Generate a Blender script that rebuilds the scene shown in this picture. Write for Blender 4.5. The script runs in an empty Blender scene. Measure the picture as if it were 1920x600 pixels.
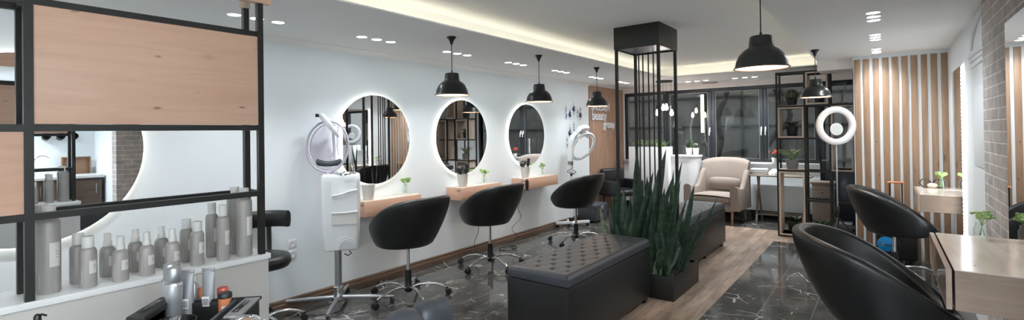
import bpy, bmesh, math, random
from math import pi, sin, cos, radians, sqrt, exp
from mathutils import Vector, Matrix
random.seed(7)
scene = bpy.context.scene
COL = scene.collection

# ------------------------------------------------------------------ camera
F_PX, YAW, PITCH, ROLL, CY, H = 917.27, 0.648248, 0.00741, -0.01416, 242.5, 1.5
c_, s_ = cos(YAW), sin(YAW)
r0 = Vector((c_, s_, 0)); f0 = Vector((-s_, c_, 0)); u0 = Vector((0, 0, 1))
FW = f0*cos(PITCH)+u0*sin(PITCH); U2 = u0*cos(PITCH)-f0*sin(PITCH)
RT = r0*cos(ROLL)+U2*sin(ROLL); UP = U2*cos(ROLL)-r0*sin(ROLL)
cd = bpy.data.cameras.new('camera'); cam = bpy.data.objects.new('camera', cd); COL.objects.link(cam)
M = Matrix((RT, UP, -FW)).transposed().to_4x4(); M.translation = (0, 0, H); cam.matrix_world = M
cd.sensor_fit = 'HORIZONTAL'; cd.sensor_width = 36; cd.lens = F_PX/1920*36
cd.shift_y = (CY-300)/1920; cd.clip_start = .05; cd.clip_end = 200
scene.camera = cam

# ------------------------------------------------------------------ materials
def node(nt, t, ins=None, **attrs):
    n = nt.nodes.new(t)
    for k, v in attrs.items(): setattr(n, k, v)
    for k, v in (ins or {}).items():
        if isinstance(v, bpy.types.NodeSocket): nt.links.new(v, n.inputs[k])
        else: n.inputs[k].default_value = v
    return n
def C4(c): return (c[0], c[1], c[2], 1)
def new_mat(name):
    m = bpy.data.materials.new(name); m.use_nodes = True
    nt = m.node_tree; nt.nodes.clear()
    out = nt.nodes.new('ShaderNodeOutputMaterial')
    return m, nt, out
def ramp(nt, fac, stops):
    r = node(nt, 'ShaderNodeValToRGB', {'Fac': fac})
    e = r.color_ramp.elements
    while len(e) < len(stops): e.new(.5)
    for k, (p, col) in enumerate(stops):
        e[k].position = p; e[k].color = C4(col)
    return r.outputs['Color']
def pbr(name, col, rough=.5, metal=0, bump=0, bscale=200, var=0, vscale=3, spec=.5, coat=0):
    m, nt, out = new_mat(name)
    p = node(nt, 'ShaderNodeBsdfPrincipled', {'Base Color': C4(col), 'Roughness': rough, 'Metallic': metal, 'Specular IOR Level': spec, 'Coat Weight': coat})
    tc = node(nt, 'ShaderNodeTexCoord')
    if var:
        nz = node(nt, 'ShaderNodeTexNoise', {'Vector': tc.outputs['Object'], 'Scale': vscale, 'Detail': 4})
        cr = ramp(nt, nz.outputs['Fac'], [(.3, [x*(1-var) for x in col]), (.7, [min(1, x*(1+var)) for x in col])])
        nt.links.new(cr, p.inputs['Base Color'])
    if bump:
        nz = node(nt, 'ShaderNodeTexNoise', {'Vector': tc.outputs['Object'], 'Scale': bscale, 'Detail': 3})
        b = node(nt, 'ShaderNodeBump', {'Height': nz.outputs['Fac'], 'Strength': bump, 'Distance': .002})
        nt.links.new(b.outputs['Normal'], p.inputs['Normal'])
    nt.links.new(p.outputs[0], out.inputs[0])
    return m
def emit(name, col, s):
    m, nt, out = new_mat(name)
    e = node(nt, 'ShaderNodeEmission', {'Color': C4(col), 'Strength': s})
    nt.links.new(e.outputs[0], out.inputs[0]); return m
def clear(name, tint, refl_rough=.02, ior=1.45, body=0, bodycol=(1, 1, 1)):
    """thin clear sheet: tinted see-through plus Fresnel reflection"""
    m, nt, out = new_mat(name)
    t = node(nt, 'ShaderNodeBsdfTransparent', {'Color': C4(tint)})
    sh = t
    if body:
        d = node(nt, 'ShaderNodeBsdfDiffuse', {'Color': C4(bodycol)})
        sh = node(nt, 'ShaderNodeMixShader', {0: body, 1: t.outputs[0], 2: d.outputs[0]})
    g = node(nt, 'ShaderNodeBsdfGlossy', {'Roughness': refl_rough, 'Color': (1, 1, 1, 1)})
    lw = node(nt, 'ShaderNodeLayerWeight', {'Blend': .5})
    pw = node(nt, 'ShaderNodeMath', {0: lw.outputs['Facing'], 1: 4.0}, operation='POWER')
    r0_ = ((ior-1)/(ior+1))**2
    fr = node(nt, 'ShaderNodeMath', {0: pw.outputs[0], 1: .75, 2: r0_}, operation='MULTIPLY_ADD')
    mx = node(nt, 'ShaderNodeMixShader', {0: fr.outputs[0], 1: sh.outputs[0], 2: g.outputs[0]})
    nt.links.new(mx.outputs[0], out.inputs[0]); return m
def mapped(nt, scale=(1, 1, 1), rot=(0, 0, 0), src='Object'):
    tc = node(nt, 'ShaderNodeTexCoord')
    return node(nt, 'ShaderNodeMapping', {'Vector': tc.outputs[src], 'Scale': scale, 'Rotation': rot}).outputs[0]
def wood(name, c1, c2, c3, axis='y', rough=.45, knots=True, gs=1.0, flat=False):
    m, nt, out = new_mat(name)
    st = {'x': (1.2, 14, 14), 'y': (14, 1.2, 14), 'z': (14, 14, 1.2)}[axis]
    v = mapped(nt, tuple(a*gs for a in st))
    n1 = node(nt, 'ShaderNodeTexNoise', {'Vector': v, 'Scale': 1.6, 'Detail': 6, 'Roughness': .62, 'Distortion': 1.1})
    col = ramp(nt, n1.outputs['Fac'], [(.28, c3), (.5, c1), (.72, c2)])
    if knots:
        kv = {'x': (1.5, 0 if flat else 4, 4), 'y': (0 if flat else 4, 1.5, 4), 'z': (4, 0 if flat else 4, 1.5)}[axis]
        for sc, a1, a2, off in ((1.9, .06, .15, 0.0), (4.3, .06, .13, 5.3)):
            mv = node(nt, 'ShaderNodeVectorMath', {0: mapped(nt, kv), 1: (off, off, off)}, operation='ADD')
            wb = node(nt, 'ShaderNodeTexNoise', {'Vector': mv.outputs[0], 'Scale': 6, 'Detail': 3})
            wv = node(nt, 'ShaderNodeMix', {0: .08, 4: mv.outputs[0], 5: wb.outputs['Color']}, data_type='VECTOR')
            vo = node(nt, 'ShaderNodeTexVoronoi', {'Vector': wv.outputs[1], 'Scale': sc, 'Randomness': 1})
            kf = ramp(nt, vo.outputs['Distance'], [(a1*.4, (1, 1, 1)), (a1, (.55, .55, .55)), (a2, (0, 0, 0))])
            n2 = node(nt, 'ShaderNodeTexNoise', {'Vector': mv.outputs[0], 'Scale': 1.7})
            nm = ramp(nt, n2.outputs['Fac'], [(.36, (0, 0, 0)), (.52, (.9, .9, .9))])
            kk = node(nt, 'ShaderNodeMath', {0: kf, 1: nm}, operation='MULTIPLY')
            col = node(nt, 'ShaderNodeMix', {0: kk.outputs[0], 6: col, 7: C4([x*.22 for x in c3])}, data_type='RGBA').outputs[2]
    p = node(nt, 'ShaderNodeBsdfPrincipled', {'Base Color': col, 'Roughness': rough})
    b = node(nt, 'ShaderNodeBump', {'Height': n1.outputs['Fac'], 'Strength': .15, 'Distance': .001})
    nt.links.new(b.outputs[0], p.inputs['Normal'])
    nt.links.new(p.outputs[0], out.inputs[0]); return m

def marble(name):
    m, nt, out = new_mat(name)
    v = mapped(nt)
    cl = node(nt, 'ShaderNodeTexNoise', {'Vector': v, 'Scale': 3.2, 'Detail': 8, 'Roughness': .62, 'Distortion': .6})
    base = ramp(nt, cl.outputs['Fac'], [(.3, (.042, .040, .037)), (.5, (.068, .065, .060)), (.75, (.125, .118, .11))])
    col = base
    wob = node(nt, 'ShaderNodeTexNoise', {'Vector': v, 'Scale': 2.2, 'Detail': 4})
    wv = node(nt, 'ShaderNodeMix', {0: .15, 4: v, 5: wob.outputs['Color']}, data_type='VECTOR')
    for sc, w, ms, th, off in ((3.1, .0055, 5.5, .545, 0), (6.5, .007, 7.0, .58, 3.7), (4.3, .006, 6.2, .565, 8.1)):
        vv = node(nt, 'ShaderNodeVectorMath', {0: wv.outputs[1], 1: (off, off*.7, 0)}, operation='ADD')
        vo = node(nt, 'ShaderNodeTexVoronoi', {'Vector': vv.outputs[0], 'Scale': sc}, feature='DISTANCE_TO_EDGE')
        line = ramp(nt, vo.outputs['Distance'], [(0, (1, 1, 1)), (w*2.4, (0, 0, 0))])
        mk = node(nt, 'ShaderNodeTexNoise', {'Vector': vv.outputs[0], 'Scale': ms, 'Detail': 3})
        mm = ramp(nt, mk.outputs['Fac'], [(th, (0, 0, 0)), (th+.06, (1, 1, 1))])
        f = node(nt, 'ShaderNodeMath', {0: line, 1: mm}, operation='MULTIPLY')
        col = node(nt, 'ShaderNodeMix', {0: f.outputs[0], 6: col, 7: (.62, .6, .57, 1)}, data_type='RGBA').outputs[2]
    # tile joints
    sx = node(nt, 'ShaderNodeSeparateXYZ', {0: v})
    jf = None
    for o, start, pitch, half in (('X', -1.188, .357, .0028), ('Y', .31, .72, .0010)):
        a = node(nt, 'ShaderNodeMath', {0: sx.outputs[o], 1: start}, operation='SUBTRACT')
        a = node(nt, 'ShaderNodeMath', {0: a.outputs[0], 1: pitch}, operation='DIVIDE')
        a = node(nt, 'ShaderNodeMath', {0: a.outputs[0]}, operation='FRACT')
        a = node(nt, 'ShaderNodeMath', {0: a.outputs[0], 1: .5}, operation='SUBTRACT')
        a = node(nt, 'ShaderNodeMath', {0: a.outputs[0]}, operation='ABSOLUTE')
        a = node(nt, 'ShaderNodeMath', {0: a.outputs[0], 1: .5-half/pitch}, operation='GREATER_THAN')
        jf = a.outputs[0] if jf is None else node(nt, 'ShaderNodeMath', {0: jf, 1: a.outputs[0]}, operation='MAXIMUM').outputs[0]
    col = node(nt, 'ShaderNodeMix', {0: jf, 6: col, 7: (.155, .15, .143, 1)}, data_type='RGBA').outputs[2]
    p = node(nt, 'ShaderNodeBsdfPrincipled', {'Base Color': col, 'Roughness': .1, 'Specular IOR Level': .5})
    nt.links.new(p.outputs[0], out.inputs[0]); return m
def planks(name):
    m, nt, out = new_mat(name)
    v = mapped(nt, (1, 1, 1), (0, 0, radians(90)))
    bk = node(nt, 'ShaderNodeTexBrick', {'Vector': v, 'Color1': (.42, .325, .26, 1), 'Color2': (.28, .21, .165, 1), 'Mortar': (.12, .09, .07, 1), 'Scale': 1,
              'Mortar Size': .0012, 'Brick Width': .5, 'Row Height': .115, 'Bias': 0})
    g = node(nt, 'ShaderNodeTexNoise', {'Vector': mapped(nt, (20, 1.6, 20)), 'Scale': 2, 'Detail': 6, 'Roughness': .65})
    gc = ramp(nt, g.outputs['Fac'], [(.3, (.62, .6, .58)), (.7, (1.25, 1.22, 1.2))])
    n2 = node(nt, 'ShaderNodeTexNoise', {'Vector': mapped(nt, (5, 1.2, 5)), 'Scale': 1.5, 'Detail': 2})
    g2 = ramp(nt, n2.outputs['Fac'], [(.33, (.70, .71, .71)), (.66, (1.2, 1.18, 1.15))])
    a = node(nt, 'ShaderNodeMix', {0: 1.0, 6: bk.outputs['Color'], 7: gc}, data_type='RGBA', blend_type='MULTIPLY')
    b = node(nt, 'ShaderNodeMix', {0: 1.0, 6: a.outputs[2], 7: g2}, data_type='RGBA', blend_type='MULTIPLY')
    p = node(nt, 'ShaderNodeBsdfPrincipled', {'Base Color': b.outputs[2], 'Roughness': .38})
    nt.links.new(p.outputs[0], out.inputs[0]); return m
def bricks(name):
    m, nt, out = new_mat(name)
    tc = node(nt, 'ShaderNodeTexCoord')
    sp = node(nt, 'ShaderNodeSeparateXYZ', {0: tc.outputs['Object']})
    ad = node(nt, 'ShaderNodeMath', {0: sp.outputs[0], 1: sp.outputs[1]}, operation='ADD')
    cb = node(nt, 'ShaderNodeCombineXYZ', {0: ad.outputs[0], 1: sp.outputs[2], 2: 0.0})
    bk = node(nt, 'ShaderNodeTexBrick', {'Vector': cb.outputs[0], 'Color1': (.50, .45, .42, 1), 'Color2': (.41, .38, .365, 1), 'Mortar': (.70, .67, .64, 1), 'Scale': 1,
              'Mortar Size': .0055, 'Mortar Smooth': .3, 'Brick Width': .215, 'Row Height': .07, 'Bias': 0})
    nz = node(nt, 'ShaderNodeTexNoise', {'Vector': tc.outputs['Object'], 'Scale': 9, 'Detail': 6})
    nc = ramp(nt, nz.outputs['Fac'], [(.3, (.8, .8, .8)), (.7, (1.2, 1.18, 1.16))])
    mx = node(nt, 'ShaderNodeMix', {0: 1.0, 6: bk.outputs['Color'], 7: nc}, data_type='RGBA', blend_type='MULTIPLY')
    hh = node(nt, 'ShaderNodeMath', {0: bk.outputs['Fac'], 1: -1.0}, operation='MULTIPLY')
    h2 = node(nt, 'ShaderNodeMath', {0: hh.outputs[0], 1: nz.outputs['Fac']}, operation='ADD')
    b = node(nt, 'ShaderNodeBump', {'Height': h2.outputs[0], 'Strength': .8, 'Distance': .006})
    p = node(nt, 'ShaderNodeBsdfPrincipled', {'Base Color': mx.outputs[2], 'Roughness': .85})
    nt.links.new(b.outputs[0], p.inputs['Normal'])
    nt.links.new(p.outputs[0], out.inputs[0]); return m
def leafmat(name, c1, c2, scale=26):
    m, nt, out = new_mat(name)
    v = mapped(nt, (.5, .5, 1))
    n = node(nt, 'ShaderNodeTexNoise', {'Vector': v, 'Scale': scale, 'Detail': 3, 'Distortion': .5})
    col = ramp(nt, n.outputs['Fac'], [(.4, c1), (.62, c2)])
    p = node(nt, 'ShaderNodeBsdfPrincipled', {'Base Color': col, 'Roughness': .42})
    nt.links.new(p.outputs[0], out.inputs[0]); return m

WALL = pbr('white_wall_paint', (.80, .845, .87), .6, bump=.05, bscale=60)
WARMWALL = pbr('warm_white_wall_paint', (.78, .72, .68), .6, bump=.05, bscale=60)
CEIL = pbr('white_ceiling_paint', (.84, .84, .83), .8)
MARBLE = marble('black_veined_marble_tiles')
PLANK = planks('greyish_wood_planks')
BRICK = bricks('greyish_brick')
BASEB = wood('brown_baseboard_wood', (.16, .10, .07), (.22, .145, .10), (.085, .05, .035), 'y', .4, False)
OAK = wood('light_oak', (.69, .435, .315), (.73, .475, .355), (.63, .385, .275), 'y', .42, flat=True)
COUNTER = pbr('grey_white_lacquer', (.47, .455, .435), .4)
OAKX = wood('light_oak_across', (.69, .435, .315), (.73, .475, .355), (.63, .385, .275), 'x', .42, flat=True)
OAKTOP = wood('pale_oak_top', (.66, .58, .50), (.72, .64, .56), (.56, .48, .41), 'y', .14, gs=.8)
OAKGREY = wood('grey_oak', (.50, .41, .34), (.56, .47, .39), (.40, .32, .26), 'y', .13)
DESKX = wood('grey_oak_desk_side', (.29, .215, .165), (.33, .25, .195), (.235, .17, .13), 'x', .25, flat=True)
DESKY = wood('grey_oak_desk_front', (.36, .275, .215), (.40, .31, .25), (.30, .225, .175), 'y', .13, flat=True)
SLAT = wood('warm_slat_wood', (.30, .185, .112), (.37, .235, .147), (.225, .135, .08), 'z', .5, True, .7)
PANEL = wood('reddish_panel_wood', (.36, .22, .15), (.44, .28, .20), (.26, .15, .10), 'z', .45, False)
BOXWOOD = wood('cubby_wood', (.52, .42, .34), (.60, .49, .40), (.42, .33, .25), 'z', .5, False)
OLDWOOD = wood('weathered_table_wood', (.25, .20, .16), (.33, .27, .22), (.16, .125, .1), 'x', .6, False)
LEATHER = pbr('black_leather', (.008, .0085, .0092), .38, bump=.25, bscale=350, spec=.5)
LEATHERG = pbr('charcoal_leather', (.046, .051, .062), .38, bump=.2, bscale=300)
BLKMET = pbr('black_powder_coated_metal', (.010, .0095, .0085), .42)
LAMPBLK = pbr('satin_black_lamp_metal', (.012, .013, .014), .33, coat=.2)
LAMPIN = pbr('copper_white_lamp_lining', (.82, .58, .42), .4)
BLKPL = pbr('black_plastic', (.012, .012, .012), .35)
BLKGLOSS = pbr('glossy_black_plastic', (.01, .01, .011), .12)
DISC = pbr('pale_grey_disc', (.50, .54, .53), .25)
RINGW = pbr('ring_white_plastic', (.60, .60, .615), .35)
CHROME = pbr('chrome', (.85, .86, .88), .08, 1)
STEEL = pbr('brushed_grey_metal', (.42, .43, .45), .32, .8)
WHITEPL = pbr('white_plastic', (.78, .80, .82), .28)
OFFWHITE = pbr('off_white_plastic', (.70, .69, .66), .35)
WHITELAC = pbr('white_lacquered_board', (.74, .745, .75), .4)
WHITEPAINT = pbr('white_painted_plaster', (.76, .79, .81), .55)
MIRROR = pbr('mirror_silver', (.80, .82, .83), .01, 1)
GLASS = clear('clear_glass', (.96, .98, .97))
WINGLASS = clear('window_glass', (.80, .83, .83), .03, 1.5)
HOOD = clear('clear_smoky_hood_plastic', (.83, .81, .86), .05, 1.4, .10, (.62, .60, .68))
HOODRIM = pbr('lilac_grey_plastic_rim', (.42, .40, .46), .3)
WINFRAME = pbr('dark_grey_window_frame', (.024, .028, .032), .4)
BEIGE = pbr('beige_upholstery', (.245, .20, .17), .85, bump=.4, bscale=500, var=.06)
LEGWOOD = pbr('brown_leg_wood', (.25, .14, .08), .45)
SNAKE = leafmat('dark_snake_plant_leaf', (.012, .035, .021), (.035, .075, .045))
SNAKEPALE = leafmat('pale_snake_plant_leaf', (.10, .17, .10), (.22, .29, .17))
GREEN = leafmat('fresh_green_leaf', (.24, .42, .12), (.42, .58, .24), 40)
SPIDER = leafmat('variegated_spider_leaf', (.16, .26, .10), (.46, .54, .30), 20)
DKGREEN = leafmat('dark_green_foliage', (.02, .045, .022), (.05, .09, .04), 20)
CACTUS = leafmat('dark_olive_cactus', (.03, .033, .02), (.075, .075, .045), 30)
SOIL = pbr('dark_soil', (.035, .028, .022), .95, bump=1, bscale=80)
POTGREY = pbr('grey_pot', (.22, .21, .22), .6)
POTWHITE = pbr('white_pot', (.75, .74, .70), .45)
POTBLK = pbr('black_pot', (.015, .015, .015), .45)
TERRA = pbr('terracotta', (.40, .17, .09), .8)
BOTTLE = pbr('satin_silver_grey_bottle', (.36, .342, .322), .38, .12, var=.05, vscale=12)
BOTCAP = pbr('white_bottle_cap', (.68, .67, .65), .4)
LABEL = pbr('pale_label', (.66, .64, .62), .5)
INK = pbr('pale_print', (.62, .62, .61), .5)
DKINK = pbr('grey_print', (.22, .22, .23), .5)
SILVER = pbr('silver_can', (.52, .54, .56), .25, .7)
TUBE = pbr('silver_tube', (.36, .36, .38), .35, .5)
ORANGE = pbr('orange_tin', (.62, .22, .10), .4)
REDCAP = pbr('red_cap', (.55, .10, .08), .35)
BLUEBEAD = pbr('blue_glass_bead', (.012, .022, .13), .15)
WHITEBEAD = pbr('white_bead', (.8, .82, .85), .25)
BLUEDISC = pbr('bright_blue_disc', (.02, .33, .80), .15)
ORHANDLE = pbr('orange_handle', (.65, .25, .10), .45)
RED = pbr('red_flower', (.65, .07, .05), .5)
VENT = pbr('beige_vent', (.45, .38, .34), .6)
DOORDK = pbr('dark_door', (.012, .015, .020), .2)
EXTW = pbr('grey_outer_wall', (.20, .20, .19), .9, var=.25, vscale=1.2)
EXTD = pbr('dark_outer_frame', (.04, .042, .045), .6)
BARK = pbr('dark_bark', (.05, .042, .035), .9, bump=1, bscale=40)
PAVE = pbr('dark_courtyard_paving', (.08, .078, .072), .8, var=.2)
BROWNCAB = wood('dark_brown_cabinet', (.085, .055, .04), (.115, .075, .055), (.055, .035, .025), 'y', .45, False)
L_DOWN = emit('downlight_glow', (.92, .97, 1), 10)
L_MIR = emit('mirror_light_glow', (1, .95, .84), 2.2)
L_LED = emit('white_led_glow', (.93, .97, 1), 3.5)
L_COVE = emit('cove_light_glow', (1, .93, .72), 1.7)
L_BULB = emit('warm_bulb_glow', (1, .78, .55), 30)
L_EDI = emit('edison_bulb_glow', (1, .72, .50), 14)
L_EDIG = emit('edison_glass_glow', (1, .84, .76), 10)

# ------------------------------------------------------------------ geometry builder
class G:
    def __init__(s): s.b = bmesh.new()
    def _f(s, vs, mi):
        try:
            f = s.b.faces.new(vs); f.material_index = mi; return f
        except ValueError: return None
    def box(s, lo, hi, bev=0, seg=2, mi=0, M=None):
        r = bmesh.ops.create_cube(s.b, size=1)
        vs = r['verts']; lo, hi = Vector(lo), Vector(hi)
        for v in vs:
            v.co = Vector([(lo[k]+hi[k])/2+v.co[k]*(hi[k]-lo[k]) for k in range(3)])
        fs = list({f for v in vs for f in v.link_faces})
        for f in fs: f.material_index = mi
        if bev:
            es = list({e for v in vs for e in v.link_edges})
            rr = bmesh.ops.bevel(s.b, geom=es, offset=bev, segments=seg, affect='EDGES', profile=.5)
            vs = list({v for f in rr['faces'] for v in f.verts} | {v for v in vs if v.is_valid})
            for f in rr['faces']: f.material_index = mi
        if M is not None:
            for v in vs: v.co = M @ v.co
        return s
    def rings(s, R, cap=True, mi=0, closed=False):
        V = [[s.b.verts.new(p) for p in ring] for ring in R]
        n = len(V[0])
        rng = range(len(V)) if closed else range(len(V)-1)
        for i in rng:
            a, b2 = V[i], V[(i+1) % len(V)]
            for j in range(n):
                s._f((a[j], a[(j+1) % n], b2[(j+1) % n], b2[j]), mi)
        if cap and not closed:
            s._f(list(reversed(V[0])), mi); s._f(V[-1], mi)
        return s
    def tube(s, pts, r, n=8, mi=0, closed=False, sq=False):
        pts = [Vector(p) for p in pts]; L = len(pts)
        rad = r if isinstance(r, (list, tuple)) else [r]*L
        R = []; prev = None
        for i, p in enumerate(pts):
            if closed: t = pts[(i+1) % L]-pts[i-1]
            else: t = pts[min(i+1, L-1)]-pts[max(i-1, 0)]
            if t.length < 1e-9: t = Vector((0, 0, 1))
            t.normalize()
            if prev is None:
                a = Vector((0, 0, 1)) if abs(t.z) < .9 else Vector((1, 0, 0))
                nrm = (a-t*a.dot(t)).normalized()
            else:
                nrm = prev-t*prev.dot(t)
                nrm = nrm.normalized() if nrm.length > 1e-6 else prev
            prev = nrm; bi = t.cross(nrm)
            ph = pi/n if sq else 0
            k = rad[i]*(sqrt(2) if sq else 1)
            R.append([p+nrm*(k*cos(2*pi*j/n+ph))+bi*(k*sin(2*pi*j/n+ph)) for j in range(n)])
        return s.rings(R, True, mi, closed)
    def lathe(s, prof, c=(0, 0, 0), n=28, mi=0, M=None, mis=None):
        c = Vector(c); V = []
        for (r, z) in prof:
            if r < 1e-6: ring = [s.b.verts.new((c.x, c.y, c.z+z))]
            else: ring = [s.b.verts.new((c.x+r*cos(2*pi*j/n), c.y+r*sin(2*pi*j/n), c.z+z)) for j in range(n)]
            V.append(ring)
        for i in range(len(V)-1):
            a, b2 = V[i], V[i+1]; m = mis[i] if mis else mi
            for j in range(n):
                k = (j+1) % n
                if len(a) == 1 and len(b2) == 1: continue
                if len(a) == 1: s._f((a[0], b2[k], b2[j]), m)
                elif len(b2) == 1: s._f((a[j], a[k], b2[0]), m)
                else: s._f((a[j], a[k], b2[k], b2[j]), m)
        if M is not None:
            for ring in V:
                for v in ring: v.co = M @ v.co
        return s
    def cyl(s, a, b2, r, n=16, mi=0, r2=None):
        a, b2 = Vector(a), Vector(b2)
        return s.tube([a, b2], [r, r if r2 is None else r2], n, mi)
    def ball(s, c, r, n=12, sc=(1, 1, 1), mi=0):
        rr = bmesh.ops.create_uvsphere(s.b, u_segments=n, v_segments=max(6, n//2+1), radius=1)
        for v in rr['verts']: v.co = Vector((c[0]+v.co.x*r*sc[0], c[1]+v.co.y*r*sc[1], c[2]+v.co.z*r*sc[2]))
        for f in {f for v in rr['verts'] for f in v.link_faces}: f.material_index = mi
        return s
    def grid(s, fn, nu, nv, mi=0, cu=False):
        V = [[s.b.verts.new(fn(i/nu, j/nv)) for j in range(nv+1)] for i in range(nu if cu else nu+1)]
        for i in range(nu):
            for j in range(nv):
                i2 = (i+1) % len(V)
                s._f((V[i][j], V[i2][j], V[i2][j+1], V[i][j+1]), mi)
        return s
    def prism(s, pts, a, b2, axis='z', mi=0):
        """pts 2D outline extruded from a to b2 along axis"""
        def P(p, h):
            return {'z': (p[0], p[1], h), 'y': (p[0], h, p[1]), 'x': (h, p[0], p[1])}[axis]
        return s.rings([[P(p, a) for p in pts], [P(p, b2) for p in pts]], True, mi)
    def move(s, M):
        for v in s.b.verts: v.co = M @ v.co
        return s
    def obj(s, name, mats, parent=None, smooth=True, ang=40, loc=None):
        bmesh.ops.remove_doubles(s.b, verts=s.b.verts, dist=1e-5)
        bmesh.ops.recalc_face_normals(s.b, faces=s.b.faces)
        me = bpy.data.meshes.new(name); s.b.to_mesh(me); s.b.free()
        for m in (mats if isinstance(mats, (list, tuple)) else [mats]): me.materials.append(m)
        if smooth:
            me.polygons.foreach_set('use_smooth', [True]*len(me.polygons))
            me.set_sharp_from_angle(angle=radians(ang))
        o = bpy.data.objects.new(name, me); COL.objects.link(o)
        if parent: o.parent = parent
        if loc: o.location = loc
        return o

def thing(name, label, cat, loc=(0, 0, 0), rz=0, group=None):
    o = bpy.data.objects.new(name, None); COL.objects.link(o)
    o.empty_display_size = .1
    o.location = loc; o.rotation_euler = (0, 0, rz); o['label'] = label; o['category'] = cat
    if group: o['group'] = group
    return o
def tag(o, label, cat, group=None, kind=None):
    o['label'] = label; o['category'] = cat
    if group: o['group'] = group
    if kind: o['kind'] = kind
    return o
def struct(g, name, mats, parent=None, label=None, cat=None, **k):
    o = g.obj(name, mats, parent, **k)
    if parent is None:
        o['kind'] = 'structure'; o['label'] = label or name.replace('_', ' '); o['category'] = cat or name.split('_')[0]
    return o
def dup(root, loc, rz, label, group=None):
    r = root.copy(); COL.objects.link(r); r.location = loc; r.rotation_euler = (0, 0, rz); r['label'] = label
    if group: r['group'] = group
    def rec(src, dst):
        for ch in list(src.children):
            c = ch.copy(); COL.objects.link(c); c.parent = dst
            rec(ch, c)
    rec(root, r); return r
def text_mesh(name, body, size, ext, mat, parent, M):
    cu = bpy.data.curves.new(name, 'FONT'); cu.body = body; cu.size = size; cu.extrude = ext
    cu.align_x = 'LEFT'; cu.resolution_u = 3
    t = bpy.data.objects.new(name+'_tmp', cu); COL.objects.link(t)
    dg = bpy.context.evaluated_depsgraph_get(); dg.update()
    me = bpy.data.meshes.new_from_object(t.evaluated_get(dg)); me.name = name
    bpy.data.objects.remove(t)
    me.transform(M); me.materials.clear(); me.materials.append(mat)
    o = bpy.data.objects.new(name, me); COL.objects.link(o); o.parent = parent
    return o
def arc(c, r, a0, a1, n, plane='xz'):
    out = []
    for i in range(n+1):
        a = a0+(a1-a0)*i/n; u, w = r*cos(a), r*sin(a)
        out.append({'xz': (c[0]+u, c[1], c[2]+w), 'yz': (c[0], c[1]+u, c[2]+w), 'xy': (c[0]+u, c[1]+w, c[2])}[plane])
    return out

# ------------------------------------------------------------------ the room
XL, XR, YB, ZC, ZR = -4.15, .578, 9.15, 2.35, 2.52
g = G()
xs = [XL, -2.33, -1.185, 1.65]; ys = [-1.6, 7.35, 8.15, YB]
for i in range(3):
    for j in range(3):
        w = (i == 1 and j < 2) or (i == 2 and j == 1)
        g.box((xs[i], ys[j], -.1), (xs[i+1], ys[j+1], 0), mi=1 if w else 0)
struct(g, 'floor', [MARBLE, PLANK], smooth=False, label='black veined marble tile floor with a strip of grey brown wood planks')
g = G()
g.box((XL, -1.6, ZC), (-2.725, YB, ZC+.012)); g.box((-.645, -1.6, ZC), (1.65, YB, ZC+.012)); g.box((-2.725, 7.7, ZC), (-.645, YB, ZC+.012))
g.box((-3.1, -1.6, ZR), (-.3, 8.1, ZR+.06))
g.box((-3.1, -1.6, ZC+.012), (-3.0, 8.1, ZR)); g.box((-.4, -1.6, ZC+.012), (-.3, 8.1, ZR)); g.box((-3.0, 8.0, ZC+.012), (-.4, 8.1, ZR))
struct(g, 'ceiling', CEIL, smooth=False, label='white ceiling with a raised centre bay and hidden cove light')
g = G().box((XL-.15, -1.6, 0), (XL, YB+.15, 2.6)); struct(g, 'wall_left', WALL, smooth=False)
g = G().box((XL, YB, 0), (-.8, YB+.15, .94)).box((XL, YB, .94), (-4.1, YB+.15, 2.25))
struct(g, 'wall_back', WALL, smooth=False)
g = G().box((XL, YB, 2.25), (-.27, YB+.15, 2.6)); struct(g, 'wall_back_top', WARMWALL, smooth=False)
g = G().box((-.272, 7.14, 0), (.75, YB+.15, ZC+.06))
we = struct(g, 'wall_end', WHITEPAINT, smooth=False)
k = 7.14/6.76
for a, b in ((-.244, -.188), (-.163, -.107), (-.075, -.024), (.006, .062), (.09, .144), (.172, .224), (.25, .305), (.335, .383), (.413, .464), (.495, .547)):
    G().box((a*k-.001, 7.124, 0), (b*k+.001, 7.14, 2.312), .002).obj('wood_slat', SLAT, we)
g = G().box((-.645, 7.24, 2.226), (-.272, 7.72, ZC)); struct(g, 'trim_1', WARMWALL, smooth=False, label='beige boxed header above the open shelf', cat='trim')
g = G().box((XR, 4.55, 0), (.75, 7.14, ZC+.06)); struct(g, 'wall_right', WALL, smooth=False)
g = G().box((.55, 2.17, 0), (.75, 4.6, ZC+.06)); struct(g, 'wall_brick', BRICK, smooth=False)
g = G().box((.75, 2.17, 0), (1.75, 2.3, ZC+.06)).box((1.65, -1.75, 0), (1.75, 2.17, ZC+.06)); struct(g, 'wall_kitchen', WALL, smooth=False)
g = G().box((XL-.15, -1.75, 0), (1.75, -1.6, 2.6)); struct(g, 'wall_near', WALL, smooth=False)
# wood panelling at the far end of the left wall (boards)
g = G(); y = 7.74
while y < 9.14:
    g.box((XL, y, 0), (XL+.022, min(y+.116, YB-.005), 2.325), .0015); y += .118
struct(g, 'trim_2', PANEL, label='reddish wood board panelling on the far end of the left wall', cat='trim')
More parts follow.
